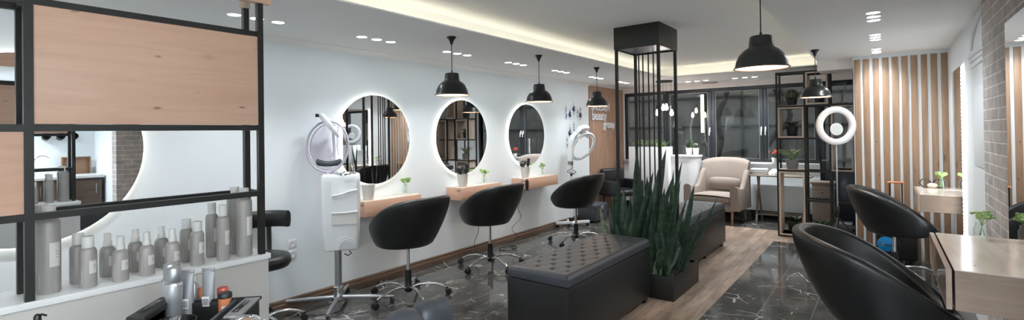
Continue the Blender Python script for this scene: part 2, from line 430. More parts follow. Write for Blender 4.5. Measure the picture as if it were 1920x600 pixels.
# cornice, baseboards
g = G().prism([(XL, ZC), (XL, ZC-.05), (XL+.006, ZC-.05), (XL+.018, ZC-.03), (XL+.04, ZC-.012), (XL+.06, ZC-.006), (XL+.06, ZC)], -1.6, 7.74, 'y')
struct(g, 'trim_3', CEIL, label='thin white cornice along the left wall', cat='trim')
g = G().prism([(XL, 0), (XL+.02, 0), (XL+.02, .045), (XL+.014, .055), (XL+.014, .08), (XL+.006, .09), (XL, .09)], -1.6, 7.74, 'y')
struct(g, 'baseboard_left', BASEB, ang=20)
g = G().box((-4.1, YB-.015, 0), (-.8, YB, .13)); struct(g, 'baseboard_back', BLKGLOSS, smooth=False)
# window sill board and windows
g = G().box((-4.1, YB-.06, .915), (-.8, YB+.02, .945), .004); struct(g, 'trim_4', WHITELAC, label='white sill board under the dark framed windows', cat='trim')
def window(n, x0, x1, handle):
    t = thing('window_%d' % n, 'x', 'window', ((x0+x1)/2, YB+.03, .945)); w = (x1-x0)/2-.002; h = 1.3
    t['kind'] = 'structure'; t['label'] = 'dark framed window pane %s' % ['', 'nearest the wood panelling', 'second from the wood panelling', 'behind the armchair', 'behind the open shelf'][n]
    f = G()
    for lo, hi in (((-w, -.03, 0), (w, .05, .055)), ((-w, -.03, h-.06), (w, .05, h)), ((-w, -.03, .055), (-w+.06, .05, h-.06)), ((w-.06, -.03, .055), (w, .05, h-.06))):
        f.box(lo, hi, .004)
    f.obj('window_frame', WINFRAME, t)
    b = G()
    for lo, hi in (((-w+.06, -.012, .055), (w-.06, .012, .063)), ((-w+.06, -.012, h-.068), (w-.06, .012, h-.06)), ((-w+.06, -.012, .063), (-w+.07, .012, h-.068)), ((w-.07, -.012, .063), (w-.06, .012, h-.068))):
        b.box(lo, hi)
    b.obj('glazing_bead', STEEL, t)
    G().box((-w+.07, -.004, .063), (w-.07, .004, h-.068)).obj('pane', WINGLASS, t, smooth=False)
    if handle:
        hg = G().box((handle*(w-.03)-.011, -.045, .52), (handle*(w-.03)+.011, -.03, .60), .003).tube([(handle*(w-.03), -.04, .56), (handle*(w-.03), -.065, .56), (handle*(w-.03), -.07, .54), (handle*(w-.03), -.07, .46)], .008)
        hg.obj('window_handle', WHITEPL, t)
window(1, -4.1, -3.262, 0); window(2, -3.262, -2.442, 1); window(3, -2.442, -1.602, 1); window(4, -1.602, -.8, -1)
t = thing('door_1', 'dark glazed door behind the open shelf', 'door', (-.536, YB+.04, 0)); t['kind'] = 'structure'
f = G()
for lo, hi in (((-.264, -.04, 0), (-.2, .06, 2.25)), ((.2, -.04, 0), (.264, .06, 2.25)), ((-.2, -.04, 2.17), (.2, .06, 2.25)), ((-.2, -.03, 0), (.2, .05, .85))):
    f.box(lo, hi, .004)
f.obj('door_frame', DOORDK, t)
G().box((-.2, -.005, .85), (.2, .005, 2.17)).obj('door_pane', WINGLASS, t, smooth=False)
G().tube([(-.23, -.04, 1.0), (-.23, -.08, 1.0), (-.15, -.08, 1.0)], .009).obj('door_handle', STEEL, t)
# right wall moulded pilaster and arch
g = G().box((XR-.010, 4.6, 0), (XR, 5.3, 1.96))
for z0, z1, d in ((1.96, 1.985, .020), (1.985, 2.0, .013), (2.0, 2.035, .018), (2.035, 2.055, .025), (2.055, 2.085, .020)):
    g.box((XR-d, 4.6, z0), (XR, 5.33, z1), .004)
g.box((XR-.014, 4.72, 1.2), (XR-.010, 5.18, 1.8), .001)
struct(g, 'trim_5', WHITEPAINT, label='white moulded pilaster with banded capital beside the brick', cat='trim')
R = []
for i in range(17):
    a = pi-(pi/2)*i/16
    R.append([(XR+dx, 4.3+(-cos(a))*(.98+dr), 2.085+sin(a)*.25*(1+dr)) for dx, dr in ((0, 0), (-.012, 0), (-.02, .03), (-.012, .06), (0, .06))])
g = G().rings(R); struct(g, 'trim_6', WHITEPAINT, label='white curved arch moulding springing from the pilaster', cat='trim')

# ------------------------------------------------------------------ ceiling lights
def downlight_proto():
    t = thing('downlight', 'x', 'ceiling light', (0, 0, ZC), 0, 'round recessed downlights')
    G().lathe([(.041, 0), (.049, 0), (.0495, -.003), (.045, -.005), (.041, -.003), (.041, 0)], n=24).obj('trim_ring', WHITELAC, t)
    G().lathe([(0, -.002), (.041, -.002)], n=24).obj('lamp_disc', L_DOWN, t)
    return t
dl = downlight_proto(); used = [False]
spots = {}
def downlight(x, y, label, kind='left'):
    if not used[0]:
        dl.location = (x, y, ZC); dl['label'] = label; used[0] = True
    else: dup(dl, (x, y, ZC), 0, label)
    if kind not in spots:
        sz, bl, pw = {'left': (108, 1.0, 5.5), 'right': (135, 1.0, 5.2), 'back': (130, 1.0, 14), 'near': (150, .8, 12)}[kind]
        d = bpy.data.lights.new('downlight_beam', 'SPOT'); d.spot_size = radians(sz); d.spot_blend = bl; d.energy = pw
        d.color = (.91, .965, 1); d.shadow_soft_size = .035; spots[kind] = d
    o = bpy.data.objects.new('downlight_beam', spots[kind]); COL.objects.link(o); o.location = (x, y, ZC-.01)
ordn = ['first', 'second', 'third', 'fourth', 'fifth', 'sixth', 'seventh']
place = ['near', 'middle', 'far']
for gi, cy in enumerate((1.70, 2.745, 3.78, 4.82, 5.87, 6.93, 7.94)):
    for pi_ in range(3):
        downlight(-3.575, cy+(pi_-1)*.155, '%s downlight of the %s triple along the left wall, counted from the wood partition' % (place[pi_], ordn[gi]))
for gi, cy in enumerate((4.645, 5.72, 6.73)):
    for pi_ in range(3):
        downlight(-.042, cy+(pi_-1)*.16, '%s downlight of the %s triple on the right ceiling, counted from the brick wall' % (place[pi_], ordn[gi]), 'right')
for gi, (x0, nm) in enumerate(((-2.68, 'left'), (-1.925, 'right'))):
    for pi_ in range(3):
        downlight(x0+pi_*.148, 8.64, '%s downlight of the %s triple in front of the dark windows' % (['left', 'middle', 'right'][pi_], nm), 'back')
for cy in (.6, -.44, -1.3):       # unseen lamps added behind the camera to brighten the near panel and counter
    for x in (-3.575, -.042, 1.1) if cy < .5 else (-3.575, .25, 1.1):
        for pi_ in range(3):
            o_ = downlight(x, cy+(pi_-1)*.155, 'unseen downlight added behind the viewer to brighten the near end', 'left' if x < -2 else 'near')
# cove strips
def cove(lo, hi, label):
    tag(G().box(lo, hi, .002).obj('cove_light_strip', L_COVE), label, 'light strip', 'hidden cove light strips')
cove((-2.92, -1.4, ZC+.013), (-2.90, 7.9, ZC+.021), 'warm light strip hidden on the left ledge of the raised ceiling')
cove((-2.7, 7.88, ZC+.013), (-.65, 7.90, ZC+.021), 'warm light strip hidden on the far ledge of the raised ceiling')
cove((-.49, -1.4, ZC+.013), (-.475, 7.85, ZC+.019), 'warm light strip hidden on the right ledge of the raised ceiling')
# air vent at the back
t = tag(G().box((-2.56, 8.98, ZC-.012), (-2.3, 9.1, ZC), .003).obj('air_vent', VENT), 'small beige air grille in the ceiling before the windows', 'vent')
for i in range(4):
    G().box((-2.55, 8.992+i*.026, ZC-.018), (-2.31, 9.004+i*.026, ZC-.012), .001).obj('vent_slat', OLDWOOD, t)

# pendant lamps
def pendant(x, y, ztop, label, drop=None):
    t = thing('pendant_lamp', label, 'pendant lamp', (x, y, ztop), 0, 'black dome pendant lamps')
    zr = (1.836 if drop is None else drop)-ztop
    G().lathe([(0, 0), (.04, 0), (.041, -.006), (.02, -.035), (.011, -.062), (.005, -.07), (0, -.07)], n=24).obj('ceiling_cup', BLKMET, t)
    G().cyl((0, 0, -.06), (0, 0, zr+.2), .0035, 8).obj('cord', BLKPL, t)
    G().lathe([(0, zr+.215), (.007, zr+.215), (.008, zr+.185), (0, zr+.185)], n=12).obj('cord_grip', BLKMET, t)
    P = [(0, .187), (.05, .187), (.056, .183), (.060, .15), (.062, .128), (.07, .118), (.09, .105), (.112, .08), (.127, .048), (.134, .015), (.1375, .008), (.143, .004), (.1435, 0), (.139, 0), (.131, .004)]
    Q = [(.123, .045), (.108, .075), (.086, .10), (.066, .112), (.056, .13), (.05, .175), (0, .18)]
    prof = [(r*1.07, zr+z*1.04) for r, z in P+Q]
    mis = [0]*(len(P)-3)+[1]*(len(Q)+3)
    G().lathe(prof, n=48, mis=mis).obj('lamp_shade', [LAMPBLK, LAMPIN], t)
    G().ball((0, 0, zr+.055), .032, 16, (1, 1, 1.15)).obj('bulb', L_BULB, t)
    G().cyl((0, 0, zr+.085), (0, 0, zr+.18), .017, 14).obj('bulb_socket', BLKPL, t)
    return t
pendant(-3.0, 3.10, ZC, 'black dome pendant hanging by the first mirror, nearest the hood dryer')
pendant(-3.0, 4.465, ZC, 'black dome pendant hanging between the second and third mirrors')
pendant(-3.0, 5.83, ZC, 'black dome pendant hanging before the wall lettering')
pendant(-.57, 3.22, ZC, 'large looking black dome pendant hanging at the top right before the open shelf', 1.862)
pendant(-.57, 6.18, ZC, 'black dome pendant hanging before the open shelf above the ring light')

# filament bulb cluster over the desk
t = thing('bulb_chandelier', 'cluster of four glowing filament bulbs on thin cords over the white desk', 'chandelier', (-2.95, 8.2, ZC))
G().lathe([(0, 0), (.14, 0), (.14, -.02), (.13, -.025), (0, -.025)], n=24).obj('ceiling_plate', BLKMET, t)
for dx, dy, z in ((-.125, .0, -.49), (-.04, .05, -.405), (.05, -.05, -.405), (.12, .0, -.50)):
    G().cyl((dx, dy, -.02), (dx, dy, z+.06), .0025, 6).obj('cord', BLKPL, t)
    G().lathe([(0, z+.075), (.017, z+.075), (.019, z+.06), (.019, z+.02), (.015, z+.01), (0, z+.01)], (dx, dy, 0), 14).obj('lamp_holder', BLKMET, t)
    bo = G().lathe([(.012, z+.012), (.014, z-.005), (.028, z-.045), (.03, z-.065), (.024, z-.085), (.01, z-.098), (0, z-.1)], (dx, dy, 0), 16).obj('bulb', L_EDIG, t)
    G().cyl((dx, dy, z-.0), (dx, dy, z-.08), .008, 8).obj('filament', L_EDI, bo)

# ------------------------------------------------------------------ left wall: mirrors, shelves
def round_mirror(y, z, r, label):
    t = thing('round_mirror', label, 'mirror', (XL, y, z), 0, 'round backlit wall mirrors')
    Mx = Matrix.Rotation(pi/2, 4, 'Y')
    G().lathe([(0, .012), (r-.05, .012), (r-.05, .0)], n=64).move(Mx).obj('back_plate', WHITELAC, t)
    G().lathe([(r-.045, .012), (r-.03, .012), (r-.03, .024), (r-.045, .024), (r-.045, .012)], n=96).move(Mx).obj('light_ring', L_MIR, t)
    G().lathe([(0, .024), (r-.002, .024), (r, .026), (r, .03), (r-.002, .031), (0, .031)], n=96).move(Mx).obj('mirror_glass', MIRROR, t, smooth=False)
    return t
round_mirror(.585, 1.44, .585, 'largest round backlit mirror, seen through the open partition frame')
round_mirror(3.135, 1.452, .452, 'round backlit mirror just right of the clear hood dryer')
round_mirror(4.435, 1.457, .455, 'round backlit mirror in the middle of the left wall')
round_mirror(5.805, 1.465, .447, 'round backlit mirror nearest the blue bead wall hangings')

def wall_console(y0, y1, label, depth=.24, wall=XL, sgn=1, z0=.72, z1=.868, mats=(OAK, OAKX, OAKTOP), gap=False):
    """wall hung oak drawer shelf"""
    yc = (y0+y1)/2; w = (y1-y0)/2
    t = thing('wall_shelf', label, 'shelf', (wall, yc, z0), 0, 'wall hung oak drawer shelves')
    h = z1-z0
    g = G().box((0, -w, 0), (sgn*(depth-.02), w, h-.004), .001); g.obj('carcass', mats[1], t)
    G().box((0, -w, h-.0035), (sgn*(depth-.0185), w, h), .0008).obj('top_board', mats[2], t)
    e = .010 if gap else 0
    G().box((sgn*(depth-.018+e), -w+.002, 0), (sgn*(depth+e), w-.002, h-.0005), .001).obj('drawer_front', mats[0], t)
    return t
wall_console(2.84, 3.555, 'oak drawer shelf under the mirror nearest the hood dryer')
wall_console(4.17, 4.925, 'oak drawer shelf under the middle round mirror')
wall_console(5.455, 6.29, 'oak drawer shelf under the farthest round mirror')
wall_console(5.97, 6.77, 'greyish oak drawer shelf under the LED mirror before the slat wall', .325, XR, -1, .71, .868, (DESKY, DESKX, OAKTOP))
wall_console(2.90, 3.86, 'large oak drawer shelf at the right edge before the brick wall', .325, .55, -1, .69, .868, (DESKY, DESKX, OAKTOP), True)

def vase(x, y, z, label, s=1.0, tall=1.0, seed=0, wide=1.0):
    rnd = random.Random(seed)
    t = thing('sprig_vase', label, 'vase', (x, y, z), 0, 'glass vases with green sprigs')
    h = .085*s*tall
    G().lathe([(0, .0), (.026*s*wide, 0), (.029*s*wide, .004), (.030*s*wide, h*.6), (.024*s*wide, h*.8), (.022*s*wide, h*.92), (.025*s*wide, h), (.021*s*wide, h), (.019*s*wide, h*.92), (.021*s*wide, h*.8), (.027*s*wide, h*.6), (.026*s*wide, .008), (0, .008)], n=20).obj('glass_jar', GLASS, t)
    st = G(); lf = G()
    for i in range(7):
        a = rnd.uniform(0, 6.28); rr = rnd.uniform(.2, 1)*.034*s
        top = Vector((cos(a)*rr, sin(a)*rr, h+rnd.uniform(.025, .055)*s))
        st.tube([(cos(a+2)*.012*s, sin(a+2)*.012*s, .012), (0, 0, h*.75), tuple(top)], .0016*s, 5)
        for k in range(9):
            b = rnd.uniform(0, 6.28); q = rnd.uniform(.0, .024)*s
            c = top+Vector((cos(b)*q, sin(b)*q, rnd.uniform(-.008, .012)*s))
            lf.ball(c, rnd.uniform(.006, .012)*s, 7, (1, 1, .7))
    st.obj('stems', GREEN, t); lf.obj('leaves', GREEN, t)
    return t
vase(-4.03, 3.44, .868, 'glass vase of green sprigs on the shelf nearest the hood dryer', 1.15, 1.05, 1)
vase(-4.03, 4.72, .868, 'glass vase of green sprigs on the middle oak shelf', 1.15, 1.05, 2)
vase(-4.03, 6.06, .868, 'glass vase of green sprigs on the farthest left wall shelf', 1.15, 1.05, 3)
vase(.47, 6.66, .868, 'small glass vase of green sprigs beside the looped headband', 1.25, .95, 4, 1.2)
vase(.44, 3.82, .868, 'glass jar of green sprigs on the large oak shelf by the brick', 1.0, 1.0, 5, 1.25)

def bucket(x, y, label, tools, seed):
    rnd = random.Random(seed)
    t = thing('tool_bucket', label, 'bucket', (x, y, .868), 0, 'pale buckets on the wall shelves')
    G().lathe([(0, 0), (.047, 0), (.049, .003), (.066, .145), (.069, .147), (.069, .152), (.064, .152), (.046, .008), (0, .008)], n=32).obj('pail', OFFWHITE, t)
    G().tube([(.067, .0, .14), (.078, .005, .11), (.080, .005, .06), (.072, 0, .04)], .002, 6).obj('wire_handle', STEEL, t)
    return t
bucket(-4.0, 2.95, 'pale bucket half hidden behind the hood dryer cabinet', 0, 1)
bucket(-4.0, 4.29, 'pale bucket holding black hair tools on the middle shelf', 3, 2)
bucket(-4.02, 5.60, 'pale bucket holding dark hair tools on the farthest shelf', 2, 3)
def hair_tool(x, y, z, tilt, rz, label, kind):
    t = thing('hair_dryer' if kind == 0 else 'hair_brush', label, 'hair dryer' if kind == 0 else 'brush', (x, y, z), rz)
    Mt = Matrix.Rotation(tilt, 4, 'Y')
    if kind == 0:
        G().tube([(0, 0, -.10), (0, 0, -.03), (0, 0, .06)], [.016, .018, .021], 14).move(Mt).obj('handle', BLKPL, t)
        G().tube([(-.045, 0, .075), (-.04, 0, .078), (0, 0, .085), (.05, 0, .08), (.085, 0, .076)], [.02, .034, .039, .033, .024], 18).move(Mt).obj('barrel', BLKPL, t)
    else:
        G().tube([(0, 0, -.09), (0, 0, .02), (0, 0, .05)], [.008, .01, .012], 10).move(Mt).obj('handle', BLKPL, t)
        G().tube([(0, 0, .05), (0, 0, .06), (0, 0, .15), (0, 0, .158)], [.012, .021, .021, .012], 14).move(Mt).obj('bristle_head', POTBLK, t)
    return t
hair_tool(-4.01, 4.27, 1.0, -.2, 1.9, 'black hair dryer sitting in the pale bucket on the middle shelf', 0)
hair_tool(-3.97, 4.31, .99, .15, .8, 'black round brush sitting in the pale bucket on the middle shelf', 1)
hair_tool(-4.03, 5.58, .99, -.35, 1.8, 'dark hair dryer leaning out of the bucket on the farthest shelf', 0)
hair_tool(-3.995, 5.625, .985, .12, .3, 'dark round brush leaning in the bucket on the farthest shelf', 1)
# black clipper behind the second chair and its cord
t = thing('hair_clipper', 'black hair clipper standing before the farthest oak shelf', 'clipper', (-3.865, 5.42, .73))
G().tube([(0, 0, 0), (0, 0, .02), (0, 0, .10), (0, 0, .125), (0, 0, .135)], [.016, .024, .027, .021, .012], 16).obj('clipper_body', BLKPL, t)
G().box((-.014, -.012, .132), (.014, .012, .147), .002).obj('blade', CHROME, t)
G().box((-.03, -.028, -.012), (.03, .028, 0), .004).obj('clipper_cradle', BLKPL, t)
G().box((-.05, -.006, -.01), (-.02, .045, -.002), .002).obj('cradle_arm', BLKPL, t)
pts = [(-3.88, 5.39, .72), (-3.93, 5.3, .5), (-3.9, 5.32, .36), (-3.98, 5.22, .22), (-3.93, 5.28, .1), (-4.0, 5.16, .01)]
a0 = len(pts)
for i in range(40):
    a = i*.45; pts.append((-3.92+.10*cos(a)+.002*i, 5.06+.13*sin(a)-.003*i, .006+.0003*i))
def smooth_path(P, n=6):
    P = [Vector(p) for p in P]; out = []
    for i in range(len(P)-1):
        p0 = P[max(i-1, 0)]; p1 = P[i]; p2 = P[i+1]; p3 = P[min(i+2, len(P)-1)]
        for k in range(n):
            t_ = k/n
            out.append(.5*((2*p1)+(p2-p0)*t_+(2*p0-5*p1+4*p2-p3)*t_*t_+(-p0+3*p1-3*p2+p3)*t_**3))
    return out+[P[-1]]
tag(G().tube(smooth_path(pts, 4), .0035, 6).obj('power_cord', BLKPL), 'thin black cord curling onto the marble behind the second chair', 'cord', 'black power cords')
tag(G().tube(smooth_path([(-4.135, 4.62, .45), (-4.08, 4.66, .3), (-4.1, 4.6, .12), (-4.02, 4.6, .008), (-3.9, 4.72, .006), (-3.8, 4.6, .006)], 5), .0035, 6).obj('power_cord', BLKPL), 'thin black cord hanging down the wall under the middle shelf', 'cord', 'black power cords')
# wall sockets
for z, lb in ((.552, 'upper white wall socket by the black stool'), (.463, 'lower white wall socket by the black stool')):
    t = thing('wall_socket', lb, 'socket', (XL, 2.255, z), 0, 'white wall sockets')
    Mx = Matrix.Rotation(pi/2, 4, 'Y')
    G().box((0, -.04, -.04), (.008, .04, .04), .003).obj('plate', WHITEPL, t)
    G().lathe([(.024, .008), (.026, .012), (.022, .012), (.018, .004), (0, .004)], n=20).move(Mx).obj('socket_cup', OFFWHITE, t)
# lettering on the wood panel
t = thing('wall_lettering', 'white raised shop lettering on the reddish wood panel', 'sign', (XL+.022, 7.74, 1.5))
Rt = Matrix.Rotation(pi/2, 4, 'Z') @ Matrix.Rotation(pi/2, 4, 'X')
def word(s, y, z, size): 
    text_mesh('word', s, size, .008, WHITEPL, t, Matrix.Translation((.012, y, z)) @ Rt @ Matrix.Scale(.86, 4, (1, 0, 0)))
word('SAEEDEH', .02, .385, .21); word('beauty', .045, .21, .25); word('group', .5, .065, .225)

# evil eye bead hangings
def charm(y, z0, n, big, label, seed):
    rnd = random.Random(seed)
    t = thing('bead_hanging', label, 'wall hanging', (XL, y, z0), 0, 'blue bead wall hangings')
    n = int(n*1.45); L = n*.024
    G().cyl((.012, 0, .03), (.012, 0, -L), .002, 6).obj('string', DKINK, t)
    G().ball((.006, 0, .03), .006, 8).obj('nail', CHROME, t)
    for i in range(n):
        z = -.01-i*.024; r = rnd.uniform(.009, .014)
        if big and i == big: r = .04
        G().ball((.016, 0, z), r, 14, (.45, 1, 1)).obj('bead', BLUEBEAD if r > .03 else rnd.choice((BLUEBEAD, WHITEBEAD, STEEL, POTGREY)), t)
        if r > .03:
            G().ball((.03, 0, z), r*.55, 12, (.3, 1, 1)).obj('bead_white', WHITEBEAD, t)
            G().ball((.036, 0, z), r*.28, 10, (.3, 1, 1)).obj('bead_pupil', BLUEBEAD, t)
for a in ((6.95, 1.91, 6, 0, 'string of blue beads farthest left of the bead hangings', 1), (7.07, 1.85, 4, 2, 'string of blue beads second from the left of the bead hangings', 2), (7.20, 1.97, 5, 3, 'highest bead hanging with the large blue eye bead', 3),
          (7.19, 1.64, 4, 0, 'short blue bead string below the large eye bead', 4), (7.32, 1.87, 4, 0, 'short bead string right of the large eye bead', 5), (7.42, 1.90, 6, 4, 'string of blue beads farthest right of the bead hangings', 6),
          (7.06, 1.60, 5, 4, 'lower bead string behind the white steamer arm', 7), (6.96, 1.40, 5, 0, 'lowest bead string left of the white steamer ring', 8)):
    charm(*a)

# ------------------------------------------------------------------ tub chairs
def sstep(x): x = max(0, min(1, x)); return x*x*(3-2*x)
def tub_shell():
    NU = 64; g = G()
    def pr(th):
        w = (1-cos(th))/2
        rise = 1-(1-w)**1.55
        zr = .572+.375*rise
        cx, sy = cos(th), sin(th)
        rr = .335+.02*abs(sy)+.055*sstep((w-.35)/.65)      # rim radius
        rb = .255+.035*(1-w) - .045*sstep((w-.4)/.6)
        P = []
        P.append((.0, .487)); P.append((.12, .487)); P.append((rb-.05, .488)); P.append((rb-.015, .493)); P.append((rb+.008, .505))
        z0 = .515; r0_ = rb+.018
        for k in range(1, 9):
            q = k/8
            P.append((r0_+(rr-r0_)*(1-(1-q)**1.45), z0+(zr-.02-z0)*q))
        t_ = .078-.016*rise
        for k in range(1, 8):
            a = pi*k/7
            P.append((rr-t_/2+t_/2*cos(a), zr-.02+.026*sin(a)))
        rin = rr-t_; zs = .545
        for k in range(1, 7):
            q = k/6
            P.append((rin+(.205-rin)*(q**1.7), zr-.02+(zs-(zr-.02))*(1-(1-q)**1.25)))
        P.append((.0, .545))
        return [Vector((cx*r, sy*r*.97, z)) for r, z in P]
    R = [pr(2*pi*i/NU) for i in range(NU)]
    n = len(R[0]); V = []
    b0 = g.b.verts.new(R[0][0]); b1 = g.b.verts.new(R[0][-1])
    V = [[b0]+[g.b.verts.new(p) for p in r[1:-1]]+[b1] for r in R]
    for i in range(NU):
        a, b = V[i], V[(i+1) % NU]
        for j in range(n-1):
            f = [a[j], b[j], b[j+1], a[j+1]]; u = []
            for v in f:
                if v not in u: u.append(v)
            g._f(u, 0)
    return g
def make_tub(label):
    t = thing('tub_chair', label, 'chair', (0, 0, 0), 0, 'black tub chairs on five star wheeled bases')
    tub_shell().obj('shell', LEATHER, t, ang=60)
    # seat cushion
    def cu(u, v):
        a = u*2*pi; r = .225*min(1, v*1.12) if v < .893 else .225
        z = .578+.012*(1-(v/.893)**2) if v < .893 else .578-(v-.893)/.107*.035
        rr = r*(1+.012*sin((v-.893)/.107*pi)) if v > .893 else r
        return (cos(a)*rr*1.02+.02, sin(a)*rr, z)
    G().grid(cu, 40, 14, 0, True).obj('seat_cushion', LEATHER, t, ang=60)
    # piping along the outside of the rim
    G().cyl((0, 0, .25), (0, 0, .487), .0155, 18).obj('gas_lift', CHROME, t)
    G().box((-.09, -.06, .472), (.09, .06, .487), .004).obj('seat_plate', BLKMET, t)
    G().tube([(0, -.05, .475), (.03, -.14, .455), (.05, -.2, .435)], .005, 8).obj('lever', BLKMET, t)
    G().lathe([(0, .06), (.026, .06), (.036, .075), (.036, .11), (.03, .125), (.031, .2), (.027, .26), (.0, .26)], n=20).obj('lift_sleeve', BLKPL, t)
    for k in range(5):
        a = 2*pi*k/5+.3; d = Vector((cos(a), sin(a), 0))
        path = [d*r+Vector((0, 0, z)) for r, z in ((.02, .098), (.09, .118), (.17, .122), (.25, .110), (.31, .088), (.345, .07))]
        lg = G().tube(path, [.014, .0135, .0125, .012, .0115, .011], 12).obj('leg', CHROME, t)
        c = d*.352; e = Vector((-d.y, d.x, 0))
        cg = G().cyl(c+Vector((0, 0, .052)), c+Vector((0, 0, .074)), .009, 10)
        q = c+d*.014
        for sg in (-1, 1):
            cc = q+e*(.014*sg)+Vector((0, 0, .029))
            cg.tube([cc-e*.011, cc-e*.008, cc+e*.008, cc+e*.011], [.021, .028, .028, .021], 18)
        cg.box((-.016, -.012, .04), (.016, .012, .058), .004, M=Matrix.Translation(q) @ Matrix.Rotation(a, 4, 'Z'))
        cg.obj('caster', BLKPL, lg)
    return t
ch = make_tub('black tub chair in front of the mirror nearest the hood dryer')
ch.location = (-3.49, 3.0, 0); ch.rotation_euler = (0, 0, radians(180))
dup(ch, (-3.545, 4.24, 0), radians(180), 'black tub chair in front of the middle round mirror')
dup(ch, (-3.34, 5.82, 0), radians(180), 'black tub chair in front of the farthest round mirror, by the white steamer')
dup(ch, (-.03, 3.2, 0), radians(5), 'nearest black tub chair, turned to the large oak shelf at the right')
r2 = dup(ch, (.075, 6.2, 0), radians(4), 'black tub chair before the suitcase and the slat wall')
for c in r2.children:                         # its seat is let down a little
    if c.name.split('.')[0] in ('shell', 'seat_cushion', 'seat_plate', 'lever', 'gas_lift'): c.location.z -= .045

# ------------------------------------------------------------------ partition and product counter
xf, xk = -2.33, -2.47; ya, yb_ = .335, 1.118; yl = -.5; zt = .95; h_ = .0125
t = thing('partition_frame', 'black square tube partition frame with oak infill panels on the white counter', 'partition', (-2.4, .4, zt))
def rel(p): return (p[0]+2.4, p[1]-.4, p[2]-zt)
def bar(name, a, b, r=h_, mat=BLKMET):
    G().tube([rel(a), rel(b)], r, 4, sq=True).obj(name, mat, t, smooth=False)
for x in (xf, xk):
    for y in (yl, ya, yb_):
        bar('post', (x, y, zt), (x, y, 2.125 if y == yb_ else 2.0))
    for z in (1.235, 1.541, 1.978):
        if x == xk and z == 1.541: 
            bar('rail', (x, yl, z), (x, ya, z), .0118); continue
        bar('rail', (x, yl, z), (x, yb_, z), .0118)
for z in (1.235, 1.541, 1.978):
    for y in (yl, ya, yb_): bar('cross_rail', (xf, y, z), (xk, y, z), .0115)
g = G().box(rel((xf-.009, ya+.0125, 1.554)), rel((xf+.009, yb_-.0125, 1.966)), .001); g.obj('oak_panel', OAK, t)
g = G().box(rel((xf-.009, yl+.0125, 1.248)), rel((xf+.009, ya-.0125, 1.528)), .001); g.obj('oak_panel', OAK, t)
g = G().box(rel((xf-.016, .5, 2.125)), rel((xf+.02, 1.165, 2.36)), .001); g.obj('oak_lintel', OAK, t)
g = G().box(rel((xk-.015, 1.10, 2.125)), rel((xk+.015, 1.136, 2.45)), .001); g.obj('post_sleeve', BOXWOOD, t)
t = thing('product_counter', 'white lacquered counter carrying the bottles and the black frame', 'counter', (-2.43, .3, 0))
G().box((-.12, -1.2, .0), (.11, .845, .925), .001).obj('counter_body', COUNTER, t)
G().box((-.122, -1.202, .926), (.12, .852, .95), .0015).obj('counter_top', WHITELAC, t)

# bottles
def bottle_a(h, r, cap_h, cap_r, sq=1.0):      # tall can with a snap cap
    t = thing('hair_product_bottle', 'x', 'bottle', (0, 0, 0), 0, 'grey hair product bottles on the white counter')
    hb = h-cap_h
    G().lathe([(0, 0), (r*.94, 0), (r, .006), (r, hb-.022), (r*.96, hb-.012), (r*.8, hb-.003), (cap_r*.9, hb), (0, hb)], n=32).obj('bottle_body', BOTTLE, t)
    G().lathe([(cap_r*.97, hb), (cap_r, hb+.002), (cap_r, h-.004), (cap_r*.94, h), (0, h)], n=28).obj('bottle_cap', BOTCAP, t)
    bits(t, r, hb); return t
def bottle_b(h, r):                            # spray bottle with pump nozzle
    t = thing('hair_product_bottle', 'x', 'bottle', (0, 0, 0), 0, 'grey hair product bottles on the white counter')
    hb = h*.70
    G().lathe([(0, 0), (r*.94, 0), (r, .005), (r, hb-.03), (r*.95, hb-.015), (r*.78, hb-.004), (r*.5, hb), (0, hb)], n=32).obj('bottle_body', BOTTLE, t)
    G().lathe([(r*.52, hb), (r*.55, hb+.002), (r*.55, hb+.018), (r*.48, hb+.021), (r*.45, hb+.022), (r*.45, h-.004), (r*.36, h), (0, h)], n=24).obj('spray_cap', BOTCAP, t)
    bits(t, r, hb); return t
def bits(t, r, hb):
    z0, z1 = hb*.36, hb*.68
    def patch(a0, a1, za, zb, k=1.012):
        g = G(); g.grid(lambda u, v: (cos(a0+(a1-a0)*u)*r*k, sin(a0+(a1-a0)*u)*r*k, za+(zb-za)*v), 8, 1); return g
    lb = patch(.25, 1.2, z0, z1).obj('label', LABEL, t)
    g = G()
    for zz in (.62, .50, .38):
        za = z0+(z1-z0)*zz
        g.grid(lambda u, v: (cos(.75+.28*u)*r*1.02, sin(.75+.28*u)*r*1.02, za+.0018*v), 6, 1)
    g.obj('label_print', DKINK, lb)
    g = G()
    for i in range(6):                          # upright lettering marks near the foot
        za = .022+i*.0085
        g.grid(lambda u, v: (cos(-.62+.10*u)*r*1.012, sin(-.62+.10*u)*r*1.012, za+.0055*v), 3, 1)
    g.obj('upright_print', INK, t)
A1 = bottle_a(.312, .0335, .045, .0205); A2 = bottle_a(.188, .0265, .042, .018); A3 = bottle_a(.247, .026, .05, .017); B1 = bottle_b(.172, .0265)
first = {}
